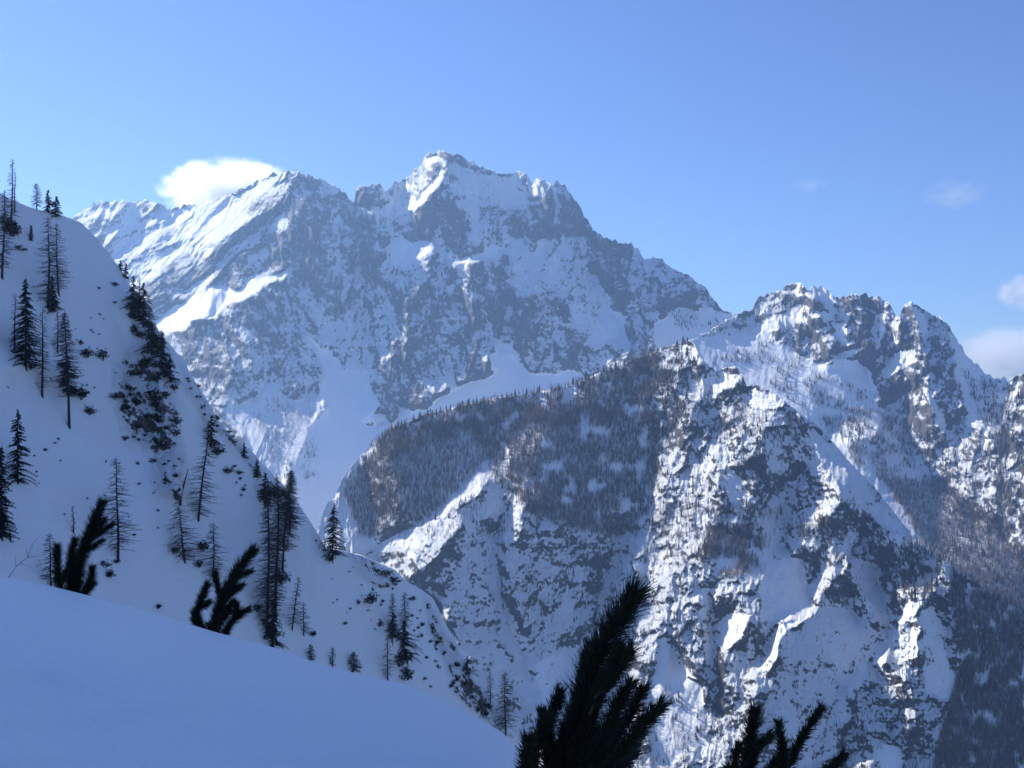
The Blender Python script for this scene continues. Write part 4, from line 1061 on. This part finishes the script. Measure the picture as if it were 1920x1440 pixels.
# ------------------------------------------------------------------ mountain pine shoots in the foreground
def catmull(P, n):
    P = [np.asarray(p, float) for p in P]; P = [2*P[0]-P[1]]+P+[2*P[-1]-P[-2]]
    out = []
    for i in range(1, len(P)-2):
        for k in range(n):
            t = k/n
            out.append(.5*((2*P[i])+(-P[i-1]+P[i+1])*t+(2*P[i-1]-5*P[i]+4*P[i+1]-P[i+2])*t*t+(-P[i-1]+3*P[i]-3*P[i+1]+P[i+2])*t**3))
    out.append(P[-2]); return out
def pine_shoot(pts, D, nlen, seed, per_m=2500, bare=.10, thick=.010, dd=0.0, nr=.0016):
    """pts in frame bearings, all at about distance D; returns stem and needle soups in world space"""
    r = random.Random(seed); st = Soup(); nd = Soup()
    W = [pos(p[0], p[1], D+dd+(p[2] if len(p) > 2 else 0)) for p in pts]
    C = catmull(W, 8)
    st.tube(C, [thick*(1-.65*i/(len(C)-1)) for i in range(len(C))], 6)
    seg = [np.linalg.norm(C[i+1]-C[i]) for i in range(len(C)-1)]; tot = sum(seg)
    n = int(tot*per_m)
    cum = np.cumsum([0]+seg)
    for i in range(n):
        q = bare+(1-bare)*r.random()**.9; s_ = q*tot
        j = min(len(seg)-1, int(np.searchsorted(cum, s_)-1)); j = max(j, 0)
        u = (s_-cum[j])/seg[j]; p = C[j]*(1-u)+C[j+1]*u; t = (C[j+1]-C[j])/seg[j]
        v = np.array([r.gauss(0, 1), r.gauss(0, 1), r.gauss(0, 1)]); v -= t*np.dot(v, t); v /= np.linalg.norm(v)+1e-9
        ang = math.radians(r.uniform(24, 68)*(1-.35*max(0, q-.8)/.2)); L = nlen*r.uniform(.65, 1.15)
        e = t*math.cos(ang)+v*math.sin(ang)
        mid = p+e*L*.5; tip = p+e*L+t*L*.10+np.array([0, 0, -.004])
        nd.spike(p, mid, nr, nr); nd.spike(mid, tip, nr)
    return st, nd
def pine_plant(name_label, shoots, D, nlen, seed, base, lat=2, main=1.35):
    o = link('mountain_pine', None, label=name_label, category='pine shoot', group='foreground mountain pine shoots')
    B = pos(base[0], base[1], D); o.location = [float(c) for c in B]
    st = Soup(); nd = Soup()
    def grow(sh, sd, th, nl, dd, bare=.10):
        a, b = pine_shoot(sh, D, nl, sd, thick=th, dd=dd, bare=bare)
        v, f = a.arrays(); st.add(v-B, f); v, f = b.arrays(); nd.add(v-B, f)
    r = random.Random(seed)
    for i, sh in enumerate(shoots):
        dd = 0 if i == 0 else r.uniform(-.16, .16)
        grow(sh, seed*31+i, .012 if i == 0 else .007, nlen*(main if i == 0 else 1.0), dd)
        # short laterals fanning forward off each shoot
        C = catmull([(q[0], q[1], 0) for q in sh], 6)
        tot = sum(np.hypot(*(C[k+1]-C[k])[:2]) for k in range(len(C)-1))
        for k in range(lat+3 if i == 0 else lat):
            j = int(len(C)*r.uniform(.12, .72)); t = (C[j+1]-C[j])[:2]; t = t/(np.hypot(*t)+1e-9)
            sgn = r.choice((-1, 1)); an = math.radians(r.uniform(22, 48))*sgn
            d = np.array([t[0]*math.cos(an)-t[1]*math.sin(an), t[0]*math.sin(an)+t[1]*math.cos(an)])
            L = tot*r.uniform(.14, .26); p0 = C[j][:2]; up = np.array([0, -L*.12])
            z = r.uniform(-.06, .06)
            grow([(p0[0], p0[1], 0), (*(p0+d*L*.5), z*.5), (*(p0+d*L+up), z)], seed*77+i*13+k, .004, nlen*.75, dd, .0)
    link('branches', st.mesh('branches', M_bark, True), o)
    link('needles', nd.mesh('needles', M_pine), o)
pine_plant('big black pine shoot rising from the bottom edge right of the snow bank', [
  [(1060, 1600), (1058, 1450), (1098, 1290), (1140, 1195), (1188, 1118)],
  [(1080, 1420), (1088, 1330), (1094, 1270), (1106, 1216)],
  [(1105, 1340), (1128, 1290), (1148, 1250), (1160, 1215)],
  [(1115, 1310), (1150, 1265), (1180, 1224)],
  [(1050, 1500), (1030, 1440), (1026, 1370), (1048, 1304)],
  [(1040, 1560), (1012, 1470), (1000, 1420), (1022, 1350)],
  [(1035, 1600), (1000, 1500), (988, 1440), (990, 1392)],
  [(1075, 1500), (1060, 1430), (1066, 1380), (1080, 1320)],
  [(1100, 1460), (1120, 1400), (1152, 1335), (1180, 1286)],
  [(1100, 1500), (1140, 1405), (1178, 1345), (1204, 1296)],
  [(1105, 1520), (1150, 1430), (1195, 1370), (1238, 1324)],
  [(1110, 1540), (1150, 1460), (1180, 1400), (1200, 1366)],
  [(1060, 1600), (1050, 1520), (1048, 1460), (1060, 1410)],
  [(1080, 1600), (1090, 1510), (1100, 1440), (1112, 1370)],
  [(1090, 1600), (1110, 1530), (1130, 1460), (1150, 1400)],
  [(1100, 1600), (1130, 1500), (1160, 1445), (1186, 1412)],
   [(1050, 1600), (1070, 1450), (1110, 1340), (1130, 1280)],
  [(1070, 1600), (1040, 1500), (1050, 1430), (1062, 1370)],
  [(1090, 1600), (1100, 1480), (1125, 1400), (1150, 1360)],
 ], 3.75, .064, 3, (1080, 1600), lat=0, main=1.75)
pine_plant('several thin black pine tips along the bottom edge right of the big shoot', [
  [(1450, 1660), (1410, 1540), (1400, 1430), (1416, 1337)],
  [(1450, 1640), (1460, 1500), (1495, 1400), (1538, 1331)],
  [(1450, 1640), (1455, 1510), (1468, 1430), (1461, 1360)],
  [(1430, 1620), (1400, 1500), (1412, 1420), (1443, 1380)],
  [(1470, 1640), (1500, 1540), (1535, 1470), (1580, 1417)],
  [(1420, 1620), (1380, 1520), (1375, 1450), (1385, 1400)],
  [(1450, 1620), (1430, 1520), (1440, 1450), (1470, 1410)],
  [(1450, 1640), (1470, 1540), (1500, 1480), (1540, 1450)],
 ], 3.9, .046, 9, (1450, 1660), lat=0)
pine_plant('dark pine shoot on the bank edge at left, beside a small wide larch', [
  [(142, 1150), (150, 1060), (172, 990), (190, 946)],
  [(140, 1150), (140, 1080), (160, 1020), (180, 975)],
  [(132, 1150), (112, 1100), (108, 1062), (107, 1028)],
  [(138, 1150), (130, 1090), (134, 1040), (140, 1015)],
  [(150, 1150), (160, 1110), (170, 1085), (173, 1068)],
 ], 9.4, .086, 17, (140, 1150), lat=1)
pine_plant('dark pine shoot leaning right over the middle of the bank edge', [
  [(395, 1230), (412, 1140), (438, 1082), (473, 1035)],
  [(395, 1230), (405, 1160), (425, 1110), (448, 1075)],
  [(385, 1220), (368, 1165), (375, 1130), (388, 1098)],
  [(405, 1230), (425, 1180), (445, 1155), (463, 1144)],
  [(400, 1230), (405, 1180), (420, 1150), (435, 1130)],
  [(385, 1230), (380, 1185), (372, 1165), (366, 1150)],
 ], 9.2, .086, 23, (395, 1230), lat=1)
# a bare twig poking over the bank at far left
tw = Soup()
B = pos(8, 1095, 9.4)
def twig(a, b, r1, r2):
    tw.spike(pos(a[0], a[1], 9.4)-B, pos(b[0], b[1], 9.4)-B, r1, r2)
for a, b, r1 in [((8, 1095), (30, 1062), .007), ((30, 1062), (52, 1045), .006), ((52, 1045), (62, 1018), .005), ((52, 1045), (72, 1042), .004), ((62, 1018), (75, 1005), .003), ((38, 1056), (60, 1064), .003), ((30, 1062), (28, 1040), .003), ((52, 1045), (48, 1028), .003)]:
    twig(a, b, r1*.6, r1*.35)
o = link('bare_twig', tw.mesh('bare_twig', M_twig), label='thin bare forked twig poking over the snow bank at the far left', category='twig')
o.location = [float(c) for c in B]
# ------------------------------------------------------------------ clouds beyond the peaks
def cloud(name, px, py, D, wpx, hpx, dens, label, cat='cloud', seed=1, deep=.7, nsc=3.0, soft=.55):
    c = pos(px, py, D); a = wpx/2/FPX*D; b = hpx/2/FPX*D
    # lumpy closed shell
    v = []; f = []; nu, nv = 24, 14
    for j in range(nv+1):
        ph = math.pi*j/nv
        for i in range(nu):
            th = 2*math.pi*i/nu
            v.append((math.sin(ph)*math.cos(th), math.sin(ph)*math.sin(th), math.cos(ph)))
    for j in range(nv):
        for i in range(nu):
            k = (i+1) % nu
            f.append((j*nu+i, (j+1)*nu+i, (j+1)*nu+k, j*nu+k))
    me = new_mesh(name, v, f, [4]*len(f), smooth_shade=True)
    m = bpy.data.materials.new('cloud_vapour'); m.use_nodes = True; nt = m.node_tree
    for n in list(nt.nodes):
        nt.nodes.remove(n)
    o = nt.nodes.new('ShaderNodeOutputMaterial'); pv = nt.nodes.new('ShaderNodeVolumePrincipled')
    tc = nt.nodes.new('ShaderNodeTexCoord')
    ln = nt.nodes.new('ShaderNodeVectorMath'); ln.operation = 'LENGTH'; nt.links.new(tc.outputs['Object'], ln.inputs[0])
    mp = nt.nodes.new('ShaderNodeMapping'); mp.inputs['Location'].default_value = (seed*3.7, seed*1.3, 0); mp.inputs['Scale'].default_value = (a/b*.7, deep*a/b*.7, 1)
    nt.links.new(tc.outputs['Object'], mp.inputs['Vector'])
    nz = nt.nodes.new('ShaderNodeTexNoise'); nz.inputs['Scale'].default_value = nsc/2; nz.inputs['Detail'].default_value = 7; nz.inputs['Roughness'].default_value = .6
    nt.links.new(mp.outputs[0], nz.inputs['Vector'])
    # density = clamp((1 - r) + (noise - .5) * 2 - .35)
    e = math_node(nt, 'SUBTRACT', 1.0, ln.outputs['Value'])
    q = math_node(nt, 'MULTIPLY', math_node(nt, 'SUBTRACT', nz.outputs[0], soft), 2.6)
    s_ = math_node(nt, 'ADD', e, q)
    s_ = math_node(nt, 'MULTIPLY', math_node(nt, 'MULTIPLY', s_, 1.0, clamp=True), math_node(nt, 'MULTIPLY', e, 4.0, clamp=True))
    nt.links.new(math_node(nt, 'MULTIPLY', s_, dens), pv.inputs['Density'])
    pv.inputs['Color'].default_value = (1, 1, 1, 1); pv.inputs['Anisotropy'].default_value = .6
    nt.links.new(pv.outputs[0], o.inputs['Volume'])
    me.materials.append(m)
    ob = link(name, me, label=label, category=cat, kind='thing')
    ob.location = [float(t) for t in c]; ob.scale = (float(a), float(a*deep), float(b))
    return ob
cloud('cloud', 432, 358, 5800, 285, 128, .024, 'bright white cloud resting behind the left shoulder of the massif', seed=2, soft=.52, nsc=5.5)
cloud('cloud', 1935, 546, 9000, 150, 80, .02, 'white cloud cut by the right edge above a grey cloud bank', seed=5)
cloud('cloud', 1910, 665, 9300, 280, 120, .006, 'pale grey cloud bank low behind the right hand peak', seed=6, soft=.4)
cloud('cloud', 1790, 365, 9500, 150, 70, .0016, 'faint wispy cloud high above the right hand peaks', seed=8)
cloud('cloud', 1515, 348, 9500, 80, 34, .0016, 'faint small cloud streak left of the wispy one', seed=9)
# ------------------------------------------------------------------ air between here and the far walls
def box(name, lo, hi):
    x0, y0, z0 = lo; x1, y1, z1 = hi
    v = [(x0, y0, z0), (x1, y0, z0), (x1, y1, z0), (x0, y1, z0), (x0, y0, z1), (x1, y0, z1), (x1, y1, z1), (x0, y1, z1)]
    f = [(0, 3, 2, 1), (4, 5, 6, 7), (0, 1, 5, 4), (1, 2, 6, 5), (2, 3, 7, 6), (3, 0, 4, 7)]
    return new_mesh(name, v, f, [4]*6)
hz = link('haze', box('haze', (-7200, -3400, -740), (7200, 5950, 958)), kind='stuff')
m = bpy.data.materials.new('haze'); m.use_nodes = True; nt = m.node_tree
for n in list(nt.nodes):
    nt.nodes.remove(n)
o = nt.nodes.new('ShaderNodeOutputMaterial'); pv = nt.nodes.new('ShaderNodeVolumePrincipled')
pv.inputs['Color'].default_value = (0.36, 0.60, 1.0, 1)
pv.inputs['Density'].default_value = 0.00009
pv.inputs['Anisotropy'].default_value = 0.35
nt.links.new(pv.outputs[0], o.inputs['Volume'])
hz.data.materials.append(m)
